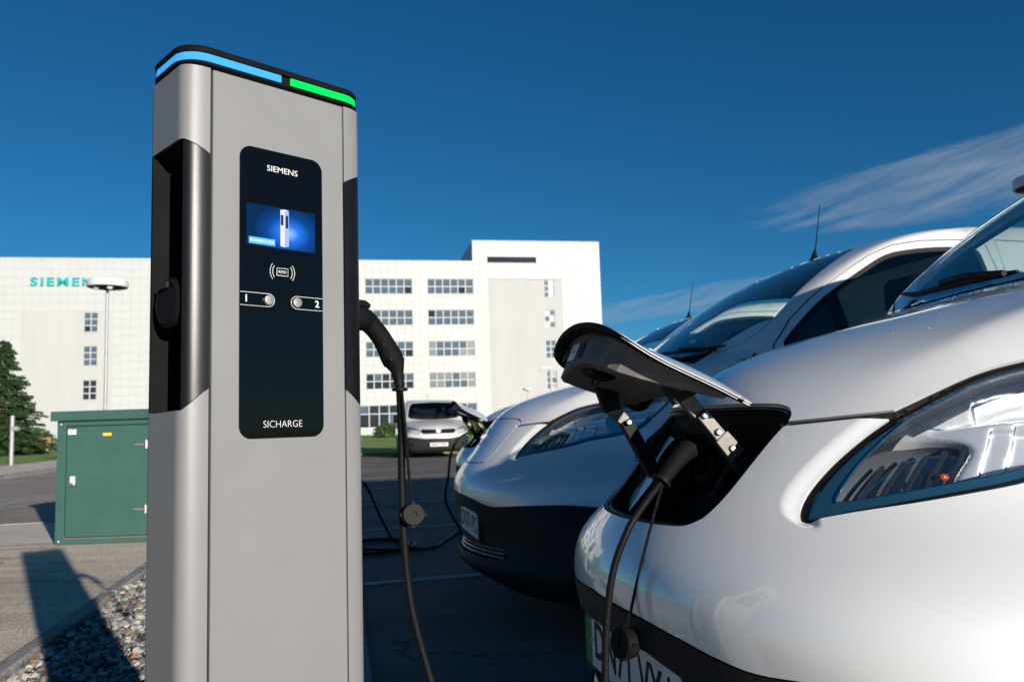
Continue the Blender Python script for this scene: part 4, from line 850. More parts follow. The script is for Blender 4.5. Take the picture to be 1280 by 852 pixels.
    box('firewall', 1.06, 1.10, -.70, .70, .45, 1.14, MP['matt_black'], van)
    bm = bmesh.new(); prism(bm, [(1.02, 1.06), (1.10, 1.185), (1.32, 1.205), (1.50, 1.17), (1.56, 1.0), (1.50, .8), (1.1, .8)], 1.44, Matrix(((1, 0, 0, 0), (0, 0, 1, -.72), (0, 1, 0, 0), (0, 0, 0, 1)))); bm_obj('dashboard', bm, MP['black_plastic'], van)
    bm = bmesh.new(); prism(bm, [(-.80, .5), (.80, .5), (.80, 1.2), (.66, 1.6), (.60, 1.73), (-.60, 1.73), (-.66, 1.6), (-.80, 1.2)], .02, Matrix(((0, 0, 1, 2.40), (1, 0, 0, 0), (0, 1, 0, 0), (0, 0, 0, 1)))); bm_obj('bulkhead', bm, MP['bulkhead'], van)
    bm = bmesh.new(); bx(bm, 1.5, 2.36, -.80, .80, .50, .53); bm_obj('cab_floor', bm, MP['black_plastic'], van)
    for s_ in (-.40, .40):
        bm = bmesh.new(); bx(bm, 1.70, 2.15, s_-.24, s_+.24, .6, .88, .05); bx(bm, 2.12, 2.28, s_-.23, s_+.23, .85, 1.42, .05); bx(bm, 2.17, 2.27, s_-.12, s_+.12, 1.44, 1.62, .03); bm_obj('seat', bm, MP['black_plastic'], van)
    bm = bmesh.new(); oval_ring(bm, None, frame((1.62, .40, 1.13), (-.85, 0, .5), (0, 1, 0)), .18, .18, .014); tube(bm, [(1.45, .40, 1.05), (1.62, .40, 1.13)], .03, 8); bm_obj('steering_wheel', bm, MP['black_plastic'], van)
    bm = bmesh.new(); bx(bm, 1.83, 1.86, -.11, .11, 1.60, 1.66, .01); bm_obj('rear_view_mirror', bm, MP['black_plastic'], van)
    # wipers
    for v0, v1 in ((-.60, .02), (.0, .60)):
        pth = []
        for t_ in np.linspace(0, 1, 12):
            vv = v0+(v1-v0)*t_; zz = 1.238+.030*t_+.02*(abs(vv) > .45)*((abs(vv)-.45)/.15); p, n = surf(vv, zz, .014); pth.append(p)
        bm = bmesh.new(); tube(bm, pth, [.004]+[.0075]*10+[.004], 6); pb, n = surf(v0+.02, 1.232, .02); arm = [pb, surf(v0+.15*(1), 1.236, .034)[0], surf((v0+v1)/2, 1.256, .026)[0]]; tube(bm, catmull(arm, 4), .0075, 6); bm_obj('wiper', bm, MP['matt_black'], van)
    # dew drops along the rear edge of the bonnet
    bm = bmesh.new()
    for k in range(260):
        u_ = .93-abs(random.gauss(0, .035)) if k < 235 else random.uniform(.3, .9); v_ = random.uniform(-.62, .62); q = CH.lift('T', [(u_+.12*v_*v_, abs(v_))])
        if not len(q): continue
        q = Vector(q[0]); q.y *= (1 if v_ > 0 else -1); r_ = random.uniform(.0006, .0017); bmesh.ops.create_icosphere(bm, subdivisions=1, radius=r_, matrix=Matrix.Translation(q) @ Matrix.Diagonal((1.2, 1, .5, 1)))
    bm_obj('dew_drops', bm, MP['drop'], van)['kind'] = 'stuff'
    # aerial
    p, n = Vector((1.98, 0, float(CH.lift('T', [(1.98, 0)])[0][2]))), Vector((0, 0, 1)); bm = bmesh.new(); tube(bm, [p-Vector((0, 0, .01)), p+Vector((.004, 0, .012)), p+Vector((.010, 0, .055)), p+Vector((.014, 0, .06)), p+Vector((.06, 0, .31))], [.027, .019, .006, .0035, .0022], 10); bm_obj('aerial', bm, MP['black_plastic'], van)
    # door mirrors, handles
    for s_ in (-1, 1):
        bm = bmesh.new(); bx(bm, 1.48, 1.60, *sorted((s_*.94, s_*1.09)), 1.05, 1.26, .03); tube(bm, [(1.52, s_*.84, 1.12), (1.54, s_*.96, 1.12)], .03, 8); bm_obj('door_mirror', bm, MP['black_plastic'], van)
    # lower grille: recess and slats
    panel_mesh('grille_recess', evdata, 'hole_grille', MP['matt_black'], van, 0, .055)
    for z_ in (.368, .384, .400):
        bm = bmesh.new(); pth = [surf(vv, z_, -.010)[0] for vv in np.linspace(-.44, .44, 31)]; tube(bm, pth, .0045, 6); bm_obj('grille_slat', bm, MP['steel'], van)
    o = box('tow_eye_cover', .0, .001, 0, .001, 0, .001, MP['grey_plastic'], van)
    bm = bmesh.new(); q = [surf(.46+a, .50+b, .0015)[0] for a, b in ((0, 0), (.09, 0), (.09, .065), (0, .065))]; q2 = [surf(.46+a, .50+b, -.003)[0] for a, b in ((0, 0), (.09, 0), (.09, .065), (0, .065))]; vs = [bm.verts.new(x_) for x_ in q]; vt = [bm.verts.new(x_) for x_ in q2]; bm.faces.new(vs)
    for k in range(4): bm.faces.new((vs[k], vs[(k+1) % 4], vt[(k+1) % 4], vt[k]))
    me = bpy.data.meshes.new('tow_eye_cover'); bm.to_mesh(me); bm.free(); me.materials.append(MP['grey_plastic']); o.data = me
    # number plate (bent a little to the bumper)
    Mp = frame((-.068, 0, .4885), (-1, 0, 0), (0, 1, 0)) @ Matrix.Rotation(PI, 4, 'Z') if False else frame((.020, 0, .4815), (-1, 0, 0), (0, -1, 0))
    bm = bmesh.new(); prism(bm, rrect(.52, .111, .012), .003, Mp); pl = bm_obj('number_plate', bm, MP['plate'], van)
    box('plate_backing', .0205, .07, -.29, .29, .41, .59, MP['grey_plastic'], van, .004)
    # viewer looks along +u: viewer's left is the van's right side (v<0)
    gb = [(x_, y_) for x_, y_ in rrect(.52, .111, .012) if x_ < -.20]; gb = [(-.222, -.0555), (-.248, -.0555), (-.2565, -.052), (-.26, -.0435), (-.26, .0435), (-.2565, .052), (-.248, .0555), (-.222, .0555)]
    bm = bmesh.new(); prism(bm, gb, .0006, Mp @ Matrix.Translation((0, 0, .003))); bm_obj('green_band', bm, MP['plate_green'], pl)
    bm = bmesh.new(); 
    for x_ in (-.205, .235): bmesh.ops.create_uvsphere(bm, u_segments=10, v_segments=6, radius=.0055, matrix=Mp @ Matrix.Translation((x_, .0, .0045)))
    bm_obj('plate_screws', bm, MP['sticker'], pl)['kind'] = 'stuff'
    return van
def dress_van(van, plate, lid_open):
    Mp = frame((.020, 0, .4815), (-1, 0, 0), (0, -1, 0)); pl = [c for c in van.children if c.name.startswith('number_plate')][0]
    text('plate_lettering', plate, Mp @ Matrix.Translation((.02, 0, .0032)), .105, MP['matt_black'], pl, .0002, .0022, .44)
    # charging flap
    lid = panel_mesh('charge_lid', evdata, 'charge_lid', MP['paint'], van, flange=.006)
    bd, bn = surf(.0, .885, .0)
    bm = bmesh.new(); Mb = frame(bd, bn, (0, 1, 0)); oval_ring(bm, None, Mb, .052, .047, .0035); bm2 = bmesh.new(); lathe(bm2, [(.05, -.004), (.05, .0005), (.046, .001)], 32, Mb); bb_ = bm_obj('badge', bm2, MP['badge_blue'], lid); bm_obj('badge_ring', bm, MP['chrome'], bb_) if False else None
    o = bm_obj('badge_ring', bm, MP['chrome'], lid); bm = bmesh.new(); prism(bm, rrect(.128, .021, .002), .0042, Mb, -.001); bm_obj('badge_bar', bm, MP['chrome'], lid)
    if lid_open: fit_open_port(van, lid)
    return van
def fit_open_port(van, lid):
    Mo = open_lid_matrix(); lid.matrix_local = Mo
    # lid liner: a dark box under the skin, built in the lid's own closed position
    P3, Nn, T_, lab, D0 = evdata
    def ring(s_, off, n=40):
        # outline of the port shrunk by s_ about its centre, pushed off along the normal
        half = [(p[0], p[1]) for p in portX if p[0] >= 0]; full_ = half+[(-a, b) for a, b in half[::-1]]
        sy, sz = s_ if isinstance(s_, tuple) else (s_, s_); q = np.array([(abs(a)*sy, .868+(b-.868)*sz) for a, b in full_]); p = CH.lift('X', q); n_ = CH.nrm(p); of = np.full(len(q), off) if not isinstance(off, tuple) else off[0]+(off[1]-off[0])*np.clip((.965-q[:, 1])/.17, 0, 1); p = p-n_*of[:, None]; p[:, 1] *= np.where(np.array([a for a, b in full_]) >= 0, 1, -1); return [Vector(x_) for x_ in p]
    def loft(name, rings, m_, par, cap=True):
        v = [p for r in rings for p in r]; n = len(rings[0]); f = [(i*n+k, i*n+(k+1) % n, (i+1)*n+(k+1) % n, (i+1)*n+k) for i in range(len(rings)-1) for k in range(n)]
        if cap: f.append(tuple(range((len(rings)-1)*n, len(rings)*n)))
        bm = bmesh.new(); vs = [bm.verts.new(p) for p in v]; 
        for q in f:
            try: bm.faces.new([vs[i] for i in q])
            except ValueError: pass
        return bm_obj(name, bm, m_, par, .35 if name == 'lid_liner' else .5)
    R_a = ring(.985, .006); R_b = ring(.95, .010); R_c = ring((.92, .84), .012)
    loft('lid_rim', [ring(.995, .002), R_a, R_b, R_c, ring((.88, .80), .012)], MP['black_plastic'], lid, False)
    lx = dens([(0, .796), (.172, .796), (.190, .803), (.232, .925), (.226, .943), (.20, .950), (0, .950)], .03)
    def lring(k, off):
        f2 = [tuple(p) for p in lx]+[(-a_, b_) for a_, b_ in lx[::-1][1:-1]]; q = np.array([(abs(a_)*k, .873+(b_-.873)*k) for a_, b_ in f2]); p = CH.lift('X', q); n_ = CH.nrm(p); of = off[0]+(off[1]-off[0])*np.clip((.955-q[:, 1])/.16, 0, 1); p = p-n_*of[:, None]; p[:, 1] *= np.where(np.array([a_ for a_, b_ in f2]) >= 0, 1, -1); return [Vector(x_) for x_ in p]
    ln_ = loft('lid_liner', [lring(1, (.010, .010)), lring(.985, (.018, .062)), lring(.93, (.022, .066))], MP['liner'], lid)
    # mouth of the liner's lower wall with holes and a warning sticker
    p0, n0 = surf(0, .775, 0)
    # after opening, the lower edge faces forward: sticker sits on that wall
    a1 = Vector(ring(.74, .030)[0]);
    def wallM(v): # plane of liner wall near the lower edge
        A, nA = surf(v, .796, -.012); Bq, nB = surf(v, .7975, -.060); ax = (A-Bq).normalized(); xd = Vector((0, 1, 0)); nn = xd.cross(ax); nn = nn if nn.z < 0 else -nn; return frame((A+Bq)/2+nn*.001, nn, xd)
    Mw = wallM(.0); s_ = (Mw.to_3x3() @ Vector((0, 1, 0)))
    bm = bmesh.new(); prism(bm, rrect(.050, .036, .002, cx=.070), .0006, Mw); st = bm_obj('warning_sticker', bm, MP['sticker'], lid)
    bm = bmesh.new(); prism(bm, rrect(.048, .007, .0008, cx=.070), .0003, Mw @ Matrix.Translation((0, 0, .0006))); bm_obj('sticker_band', bm, MP['cream'], st) if False else bm_obj('sticker_band', bm, MP['cream'], lid)
    for v in (.128, .010): bm = bmesh.new(); prism(bm, rrect(.026, .036, .0125, 6), .001, wallM(0) @ Matrix.Translation((v, .0, 0))); bm_obj('liner_hole', bm, MP['matt_black'], lid)
    # latch striker: a bent wire loop on the liner
    q0, n_ = surf(-.022, .83, -.060); q1, _ = surf(.022, .83, -.060); dd = -n_
    tube_obj('striker_loop', [q0, q0+dd*.030, q1+dd*.030, q1], .0028, MP['matt_black'], lid, 8)
    bm = bmesh.new(); bx(bm, -.025, .025, -.045, .045, -.012, .012, .006); bm.transform(frame((q0+q1)/2+dd*.004, dd, (1, 0, 0))); bm_obj('striker_block', bm, MP['black_plastic'], lid)
    # port frame: gasket, painted ledge, dark cavity
    def ring2(s_, off): return ring(s_, off)
    loft('port_ledge', [ring2(1.01, .004), ring2(.99, .012), ring2(.965, .022)], MP['paint'], van, False)
    gk = [p for p in ring2(.965, .014)]; gk.append(gk[0]); tube_obj('port_gasket', gk, .0058, MP['rubber'], van, 8)
    bm = bmesh.new(); rr = [ring2(.955, .018), ring2(.90, .06), ring2(.86, .13)]; o = loft('port_cavity', rr, MP['matt_black'], van)
    # painted tray on the lower left of the cavity, socket block with two inlets
    tr = [surf(.235, .93, -.035)[0], surf(.225, .80, -.035)[0], surf(.12, .785, -.040)[0], surf(.13, .93, -.06)[0]]; mesh('port_tray', [tuple(p) for p in tr], [(0, 1, 2, 3)], MP['paint'], van)
    tr = [surf(.20, .785, -.030)[0], surf(-.20, .785, -.030)[0], surf(-.19, .80, -.085)[0], surf(.19, .80, -.085)[0]]; mesh('port_tray', [tuple(p) for p in tr], [(0, 1, 2, 3)], MP['paint'], van)
    ax = Vector((-.82, 0, .57)).normalized()
    for v, R, c_ in ((.085, .048, (.165, .085, .865)), (-.075, .036, (.175, -.075, .865))):
        bm = bmesh.new(); lathe(bm, [(R*1.25, -.05), (R*1.25, 0), (R*1.1, .006), (R, .006), (R*.95, -.02), (R*.3, -.02), (R*.3, .0), (R*.1, .0)], 32, frame(c_, ax)); bm_obj('charging_inlet', bm, MP['black_plastic'], van)
    bm = bmesh.new(); tube(bm, [Vector((.135, .195, .80)), Vector((.16, .20, .90)), Vector((.20, .15, .945))], .006, 6); tube(bm, [Vector((.15, -.12, .80)), Vector((.19, -.17, .90))], .005, 6); bm_obj('cavity_hoses', bm, MP['grey_plastic'], van)
    # hinge arms
    for v in (-.165, .15):
        near = v < 0
        if near: A, Bq, C_, D_ = (Vector(q) for q in ((.165, v, .893), (.116, v, .952), (.085, v, .990), (.072, v, 1.018)))
        else: A, Bq, C_, D_ = (Vector(q) for q in ((.15, v, .83), (.09, v, .943), (.058, v, .975), (.045, v, 1.03)))
        def flatbar(nm, p, q, w0, w1, th, mt, par):
            d = (q-p); x_ = d.normalized(); y_ = Vector((0, 1, 0)); z_ = x_.cross(y_); Mm = Matrix((x_, z_, y_)).transposed().to_4x4(); Mm.translation = p; l_ = d.length
            bm = bmesh.new(); prism(bm, [(-.2*w0, -w0/2), (l_+.2*w1, -w1/2), (l_+.2*w1, w1/2), (-.2*w0, w0/2)], th, Mm, -th/2); r = bmesh.ops.bevel(bm, geom=bm.edges[:], offset=.0015, segments=1, affect='EDGES'); return bm_obj(nm, bm, mt, par)
        arm = flatbar('hinge_arm', A+(A-Bq)*.6, Bq, .030, .026, .024, MP['matt_black'], van)
        if near: flatbar('hinge_link', A+(Bq-A)*.05+Vector((0, -.014, 0)), Bq+Vector((0, -.014, 0)), .024, .022, .006, MP['bracket'], arm); flatbar('hinge_foot', A+(A-Bq)*.16+Vector((0, -.016, 0)), A+(Bq-A)*.30+Vector((0, -.016, 0)), .034, .030, .006, MP['bracket'], arm)
        flatbar('hinge_bracket', Bq, C_, .024, .030, .014, MP['bracket'], arm); flatbar('lid_bracket', C_, D_, .046 if near else .036, .062 if near else .05, .02, MP['matt_black'], arm)
        for q in ((A, Bq, (A+Bq)/2) if near else (Bq,)): bm = bmesh.new(); lathe(bm, [(.0062, 0), (.0062, .004), (.004, .006)], 14, frame(q+Vector((0, -.0185, 0)), (0, -1, 0))); bm_obj('rivet', bm, MP['steel'], arm)
def inset(poly, d):
    a = offset_poly(poly, d, False); c_ = offset_poly(poly, -d, False); k = len(poly)//2; return a if inpoly(np.array([a[k][0]]), np.array([a[k][1]]), lamp)[0] else c_
# headlight inner meshes: refine the lens region with its own outlines
def lamp_h(p): u, v, z = p.T; return np.where((u < .93) & (v > .25) & (z > .75) & (z < 1.12) & inpoly(u, z, offset_poly(lamp, -.02)) | ((u < .93) & (pdist(u, z, lamp, True) < .03) & (v > .25)), .0065, .25)
def lamp_lab(c_):
    u, v, z = c_.T; r = np.where(inpoly(u, z, lamp) & (v > .3), 'lens', 'x').astype(object); r[(r == 'lens') & inpoly(u, z, pocket)] = 'pocket'; s_ = u-.55*(z-.85)
    L_ = (r == 'lens'); r[L_ & ((pdist(u, z, lampT) < .016) | ((dl_ := pdist(u, z, lampLa)) < .012))] = 'rimband'; L_ = (r == 'lens')
    for a_, zh in STEPS: r[L_ & (np.abs(s_-a_) < .0016) & (z < zh)] = 'line'
    r[L_ & (np.abs(z-zdiv(u)) < .0014) & (u > .35)] = 'line'; r[L_ & (np.abs(u-.415-.2*(z-.95)) < .0022) & (z > zdiv(u)+.002)] = 'line'; return r
lc = two('S', lamp, .0005, .006, True)+[('S', pocket, .006, True)]+two('S', pocket, .0035, .006, True)+[('S', offset_poly(np.array(lampB), d_, False), .008, False) for d_ in (-.0165, -.020, -.013, .0165, .013, .020)]
lc += [('S', inset(np.array(lampT), .016), .008, False), ('S', inset(np.array(lampL), .012), .008, False)]
for d_ in (-.0022, .0022): lc.append(('S', [(.415+d_+.2*(z-.95), z) for z in (.95, 1.03)], .006, False))
for a_, zh in STEPS:
    for d_ in (-.0016, .0016): lc.append(('S', [(a_+d_+.55*(z-.85), z) for z in (.83, zh)], .005, False))
for d_ in (-.0014, .0014): lc.append(('S', [(u, zdiv(u)+d_) for u in (.36, .86)], .006, False))
lampdata = build_panels(CH, lc, lamp_lab, lamp_h, ev_disp)
_L = np.array(lampL); _B = np.array(lampB); _wL = .012*np.clip((.335-_L[:, 0])/.13, 0, 1)+.0060
_sg = 1 if inpoly(*[np.array([q]) for q in offset_poly(_L, .01, False)[len(_L)//2]], lamp)[0] else -1
_t = np.gradient(_L, axis=0); _t /= np.linalg.norm(_t, axis=1)[:, None]; inL = _L+np.stack([_t[:, 1], -_t[:, 0]], 1)*_wL[:, None]*_sg
inB = inset(_B, .0165); kB = [i for i in range(len(inB)) if .235 < inB[i][0] < .74]
inner = np.vstack([[q for q in inL[::-1] if q[1] > .828], [(.217, .8235)], inB[kB][::-1]]); outer = np.vstack([_L[::-1], _B[::-1][:len(_B)-0]])
stripPoly = np.vstack([inner, [q for q in _B if .2 < q[0] < .745][0:], _L])
def lamp_lab2(c_):
    u, v, z = c_.T; r = np.full(len(c_), 'x', dtype=object); i = inpoly(u, z, lamp) & (v > .3); dB = pdist(u, z, lampB); dL = pdist(u, z, lampLa); dE = pdist(u, z, lamp, True)
    r[i & inpoly(u, z, stripPoly)] = 'strip'; r[i & (dE < .0038)] = 'bezel'; return r
lc2 = [('S', inner, .006, False)]+[('S', offset_poly(np.array(lampB), d_, False), .008, False) for d_ in (-.0165, -.0038, .0165, .0038)]+[('S', offset_poly(np.array(lampL), d_, False), .008, False) for d_ in (-.020, -.0038, .020, .0038)]+[('S', offset_poly(np.array(lampT), d_, False), .008, False) for d_ in (-.0038, .0038)]+[('S', lamp, .006, True)]
lampdata2 = build_panels(CH, lc2, lamp_lab2, lamp_h, ev_disp)
VYAW = math.atan2(.208, .978)         # van u axis runs along +p
FV = Vector((-.978, -.208, 0)); VP1 = Vector((.202, 1.587, 0))+FV*.02; VP2 = VP1+Vector((-.437, 2.41, 0)); VP3 = VP2+Vector((-.17, 2.45, 0))
def place(o, P):
    # local axes: x = u (rearwards), y = v (towards the camera), z up : mirrored frame handled by baking below
    o.location = P; o.rotation_euler = (0, 0, VYAW)

ev = electric_van('nearest silver white van with its charging flap raised and cable plugged in'); place(ev, VP1)
ev2 = copy_tree(ev); place(ev2, VP2); ev2['label'] = 'middle silver white van with its nose flap closed, parked beyond the nearest van'
ev3 = copy_tree(ev); place(ev3, VP3); ev3['label'] = 'farthest silver white van of the row, nose just showing with its flap raised'
dress_van(ev, 'DN71 VYA', True); dress_van(ev2, 'DN70 VPG', False); dress_van(ev3, 'DN71 VYC', True)
def vanpt(u, v, z, P0=VP1): return Vector(P0)-FV*u+Vector((.208, -.978, 0))*v+Vector((0, 0, z))

# ------------------------------------------------------------------ charging cables
def plug_handle(bm, path, rad, flat=1.0): tube(bm, catmull(path, 6), list(np.interp(np.linspace(0, 1, (len(path)-1)*6+1), np.linspace(0, 1, len(rad)), rad)), 16)
fdir = Vector((math.cos(PA), math.sin(PA), 0)); sdv = Vector((-math.sin(PA), math.cos(PA), 0))
def post_socket(loc): return Vector(loc)+fdir*(PW-.05)+sdv*.062+Vector((0, 0, 1.133))
def cable_cap(name, c_, n_, R, parent, strap):
    bm = bmesh.new(); lathe(bm, [(R*.8, -.014), (R*.95, -.013), (R*.95, -.009), (R, -.008), (R, .010), (R*.93, .012), (R*.3, .012), (R*.28, .009)], 32, frame(c_, n_)); 
    Mf = frame(c_, n_)
    for k in range(4):
        a = PI/4+k*PI/2; q = Mf @ Vector((R*math.cos(a), R*math.sin(a), 0)); tube(bm, [q-Vector(n_).normalized()*.006, q+Vector(n_).normalized()*.006], .0035, 6)
    o = bm_obj(name, bm, MP['rubber'], parent); tube_obj('strap', strap, .0026, MP['rubber'], o, 6); return o
def at_px(x, y, Y): d = Fw+right*((x-640)/1010)-up*((y-426)/1010); return Vector((0, 0, CAM_H))+d*(Y/d.y)
cb = thing('charging_cable', 'black charging cable hanging from the near post and plugged into the nearest van', 'charging cable', (0, 0, 0))
S0 = post_socket(PC)
hp_ = [S0, S0+fdir*.045, S0+fdir*.082+Vector((0, 0, .0)), Vector((-.245, 1.375, 1.128)), Vector((-.226, 1.38, 1.104)), Vector((-.210, 1.38, 1.074)), Vector((-.203, 1.38, 1.058))]
bm = bmesh.new(); plug_handle(bm, hp_, [.024, .024, .022, .019, .0165, .0165, .019, .018]); plug_a = bm_obj('plug', bm, MP['black_plastic'], cb)
bm = bmesh.new(); tube(bm, catmull([S0+fdir*.055+Vector((0, 0, .020)), S0+fdir*.085+Vector((0, 0, .026)), S0+fdir*.098+Vector((0, 0, .020))], 4), .007, 8); bm_obj('release_button', bm, MP['black_plastic'], plug_a)
bm = bmesh.new(); tube(bm, [Vector((-.203, 1.38, 1.060)), Vector((-.198, 1.38, 1.045)), Vector((-.196, 1.38, 1.030)), Vector((-.1945, 1.38, 1.018))], [.019, .012, .0088, .0085], 14); lathe(bm, [(.0095, -.003), (.0135, -.002), (.0135, .002), (.0095, .003)], 20, frame((-.1940, 1.38, 1.012), (0, 0, 1))); bm_obj('cable_sleeve', bm, MP['rubber'], plug_a)
for q in ((-.2165, 1.3625, 1.088), (-.2045, 1.3600, 1.062)): bm = bmesh.new(); lathe(bm, [(.0026, -.002), (.0026, .003), (.001, .003)], 10, frame(q, (0, -1, 0))); bm_obj('screw', bm, MP['matt_black'], plug_a)
pv = [(.175, .10, .905), (.115, .118, .893), (.078, .132, .868), (.047, .142, .838)]
hv = [vanpt(*q) for q in pv]
bm = bmesh.new(); plug_handle(bm, hv, [.022, .021, .0185, .0155, .0140, .0125]); plug_b = bm_obj('plug', bm, MP['black_plastic'], cb)
bm = bmesh.new(); dv = (hv[-1]-hv[-2]).normalized(); lathe(bm, [(.010, -.004), (.0175, -.003), (.0175, .004), (.010, .005)], 24, frame(hv[-1], dv)); bm_obj('cable_collar', bm, MP['rubber'], plug_b)
van_run = [vanpt(*q) for q in ((.047, .142, .838), (.004, .16, .800), (-.030, .172, .762), (-.060, .172, .695), (-.076, .172, .606), (-.084, .176, .510), (-.10, .20, .36), (-.16, .26, .16), (-.30, .34, .03), (-.42, .50, .011))]
floor = [Vector(q) for q in ((-.05, 1.05, .010), (.05, .72, .010), (.22, .62, .010), (.36, .80, .010), (.30, 1.02, .022), (.08, 1.12, .024), (-.06, .98, .012), (-.02, .80, .030), (.10, .95, .030), (.10, 1.30, .012), (.0, 1.50, .02))]
post_run = [Vector(q) for q in ((-.1945, 1.38, 1.02), (-.1925, 1.38, .94), (-.1935, 1.38, .86), (-.191, 1.38, .753), (-.180, 1.38, .648), (-.150, 1.38, .529), (-.10, 1.37, .37), (-.02, 1.36, .18), (.05, 1.33, .05))]
pth = catmull(post_run+floor[::-1][:0]+[Vector((.12, 1.25, .012)), Vector((.22, 1.02, .010)), Vector((.12, .80, .010)), Vector((-.08, .82, .010)), Vector((-.14, 1.05, .010)), Vector((.0, 1.22, .026)), Vector((.20, 1.20, .028)), Vector((.26, 1.02, .024)), Vector((.12, .90, .026))]+van_run[::-1], 8)
tube_obj('cable', pth, .0064, MP['rubber'], cb, 12)
n_ = Vector((.25, -.96, .12)); cable_cap('plug_cap', Vector((-.174, 1.370, .8025)), n_, .0185, cb, catmull([Vector((-.190, 1.372, 1.012)), Vector((-.186, 1.368, .97)), Vector((-.181, 1.366, .90)), Vector((-.177, 1.367, .835)), Vector((-.175, 1.37, .815))], 5))
cc = vanpt(-.048, .180, .578); cable_cap('plug_cap', cc, Vector((-.80, -.50, .1)), .026, cb, catmull([vanpt(.045, .15, .832), vanpt(.012, .17, .765), vanpt(-.018, .178, .685), vanpt(-.040, .180, .610)], 5))
# coiled cable from the far post to the third van
c2 = thing('charging_cable', 'black cable coiled on the tarmac running to the farthest van', 'charging cable', (0, 0, 0))
S2 = post_socket(post2.location); bm = bmesh.new(); plug_handle(bm, [S2, S2+fdir*.08, S2+fdir*.11+Vector((0, 0, -.03)), S2+fdir*.14+Vector((0, 0, -.08))], [.024, .02, .017, .017]); bm_obj('plug', bm, MP['black_plastic'], c2)
coil = [Vector((-1.13+.30*math.cos(a)*(1+.10*math.sin(a*.37)), 6.47+.36*math.sin(a)*(1+.08*math.cos(a*.53)), .012+.006*k/20)) for k, a in enumerate(np.arange(-.3, 2*PI*2.6, .42))]
E_ = lambda u, v, z: vanpt(u, v, z, VP3)
run = [S2+fdir*.14+Vector((0, 0, -.08)), Vector((-1.55, 6.5, .72)), at_px(452, 600, 6.55), at_px(475, 645, 6.6), Vector((-.99, 6.62, .02))]+coil+[Vector((-.72, 6.30, .012)), Vector((-.60, 6.75, .010)), Vector((-.52, 7.3, .010)), Vector((-.48, 7.0, .012)), Vector((-.47, 6.7, .10)), E_(-.13, -.05, .35), E_(-.105, -.04, .55), E_(-.085, -.04, .70), E_(-.03, -.05, .82), E_(.06, -.06, .88)]
tube_obj('cable', catmull(run, 6), .010, MP['rubber'], c2, 8)

# ------------------------------------------------------------------ white delivery van facing the camera
WVS = dict(UF=[(.10, .22), (.2, .06), (.35, .0), (.55, -.015), (.72, .0), (.85, .03), (.97, .10), (1.08, .28), (1.2, .5)],
    HD=[(-.3, .86), (0, .94), (.15, 1.0), (.4, 1.08), (.8, 1.165), (1.0, 1.20), (1.4, 1.28)], WS=[(.5, .80), (.85, 1.11), (1.0, 1.24), (1.3, 1.48), (1.6, 1.69), (1.85, 1.80), (2.2, 1.85), (3, 1.87), (4.9, 1.86)],
    SA=[(.2, .22), (.6, .24), (.9, .30), (1.1, .28), (1.3, .16), (1.9, .10)], SW=[(.1, .86), (.4, .935), (.8, .95), (1.1, .935), (1.4, .875), (1.7, .80), (1.9, .74)], KB=[(0, .20), (1, .18), (1.6, .12), (4.9, .10)], end=4.8)
WF = make_F(WVS); WC = Chart(WF, (1.7, 0, .85))
w_ws = np.array([(-.03, 1.20), (.4, 1.205), (.70, 1.24), (.78, 1.30), (.72, 1.55), (.66, 1.70), (.58, 1.745), (-.03, 1.77)])
w_hl = np.array([(.52, .80), (.56, .74), (.70, .745), (.84, .80), (.88, .88), (.86, .955), (.76, .945), (.60, .90), (.53, .87)])
w_gr = np.array([(-.03, .745), (.44, .745), (.50, .80), (.51, .87), (.48, .895), (-.03, .875)])
w_bb = np.array([(-.03, .60), (.40, .60), (.55, .625), (.80, .66), (1.0, .67)])
w_win = np.array([(1.30, 1.26), (1.62, 1.52), (1.85, 1.66), (2.35, 1.68), (2.38, 1.22), (1.4, 1.19)])
w_door = np.array([(1.20, .3), (1.20, 1.1), (1.3, 1.3), (1.8, 1.71), (2.45, 1.74), (2.5, 1.2), (2.45, .3)])
w_hood = np.array([(-.03, .905), (.50, .925), (.62, .955), (.80, .985), (.90, 1.02)])
wA, wB = circ(.98, .34, .40), circ(4.0, .34, .40)
def w_cls(c_):
    u, v, z = c_.T; lab = np.full(len(c_), 'body_shell', dtype=object); fr = u < .75
    lab[(z > np.interp(v, w_hood[:, 0], w_hood[:, 1])) & (u < 1.0) & (z < 1.19) & (v < .86)] = 'bonnet'
    lab[(z < np.interp(v, w_bb[:, 0], w_bb[:, 1])) & (u < .62)] = 'lower_bumper'; lab[(z < .30) & (u >= .62)] = 'sill'
    lab[inpoly(v, z, w_gr) & fr] = 'grille'; lab[inpoly(v, z, w_hl) & (u < .95)] = 'headlight'; lab[inpoly(v, z, w_ws) & (u < 2.1) & (z > 1.19)] = 'windscreen'
    lab[inpoly(u, z, w_win) & (v > .5)] = 'side_window'
    for A_ in (wA, wB): lab[inpoly(u, z, A_) & (v > .5)] = 'hole'
    lab[((pdist(v, z, w_hood) < .006) & (u < .9)) | ((pdist(u, z, w_door, True) < .006) & (v > .5)) | ((pdist(v, z, w_ws) < .012) & (u < 2.1) & (z > 1.15)) | ((pdist(v, z, w_hl, True) < .006) & (u < .95))] = 'panel_gap'
    lab[(v < .42) & (z > .33) & (z < .45) & (u < .4) & (v > .28)] = 'air_intake'; lab[(v < .5) & (z > .17) & (z < .28) & (u < .4)] = 'air_intake'
    return lab
wc = [('X', w_ws, .05, False), ('X', w_hl, .02, True), ('X', w_gr, .04, False), ('X', w_bb, .04, False), ('S', w_win, .06, True), ('S', wA, .05, True), ('S', wB, .05, True)]+two('X', w_hood, .006, .04)+two('S', w_door, .006, .06, True)+two('X', w_ws, .012, .05)+two('X', w_hl, .006, .02, True)
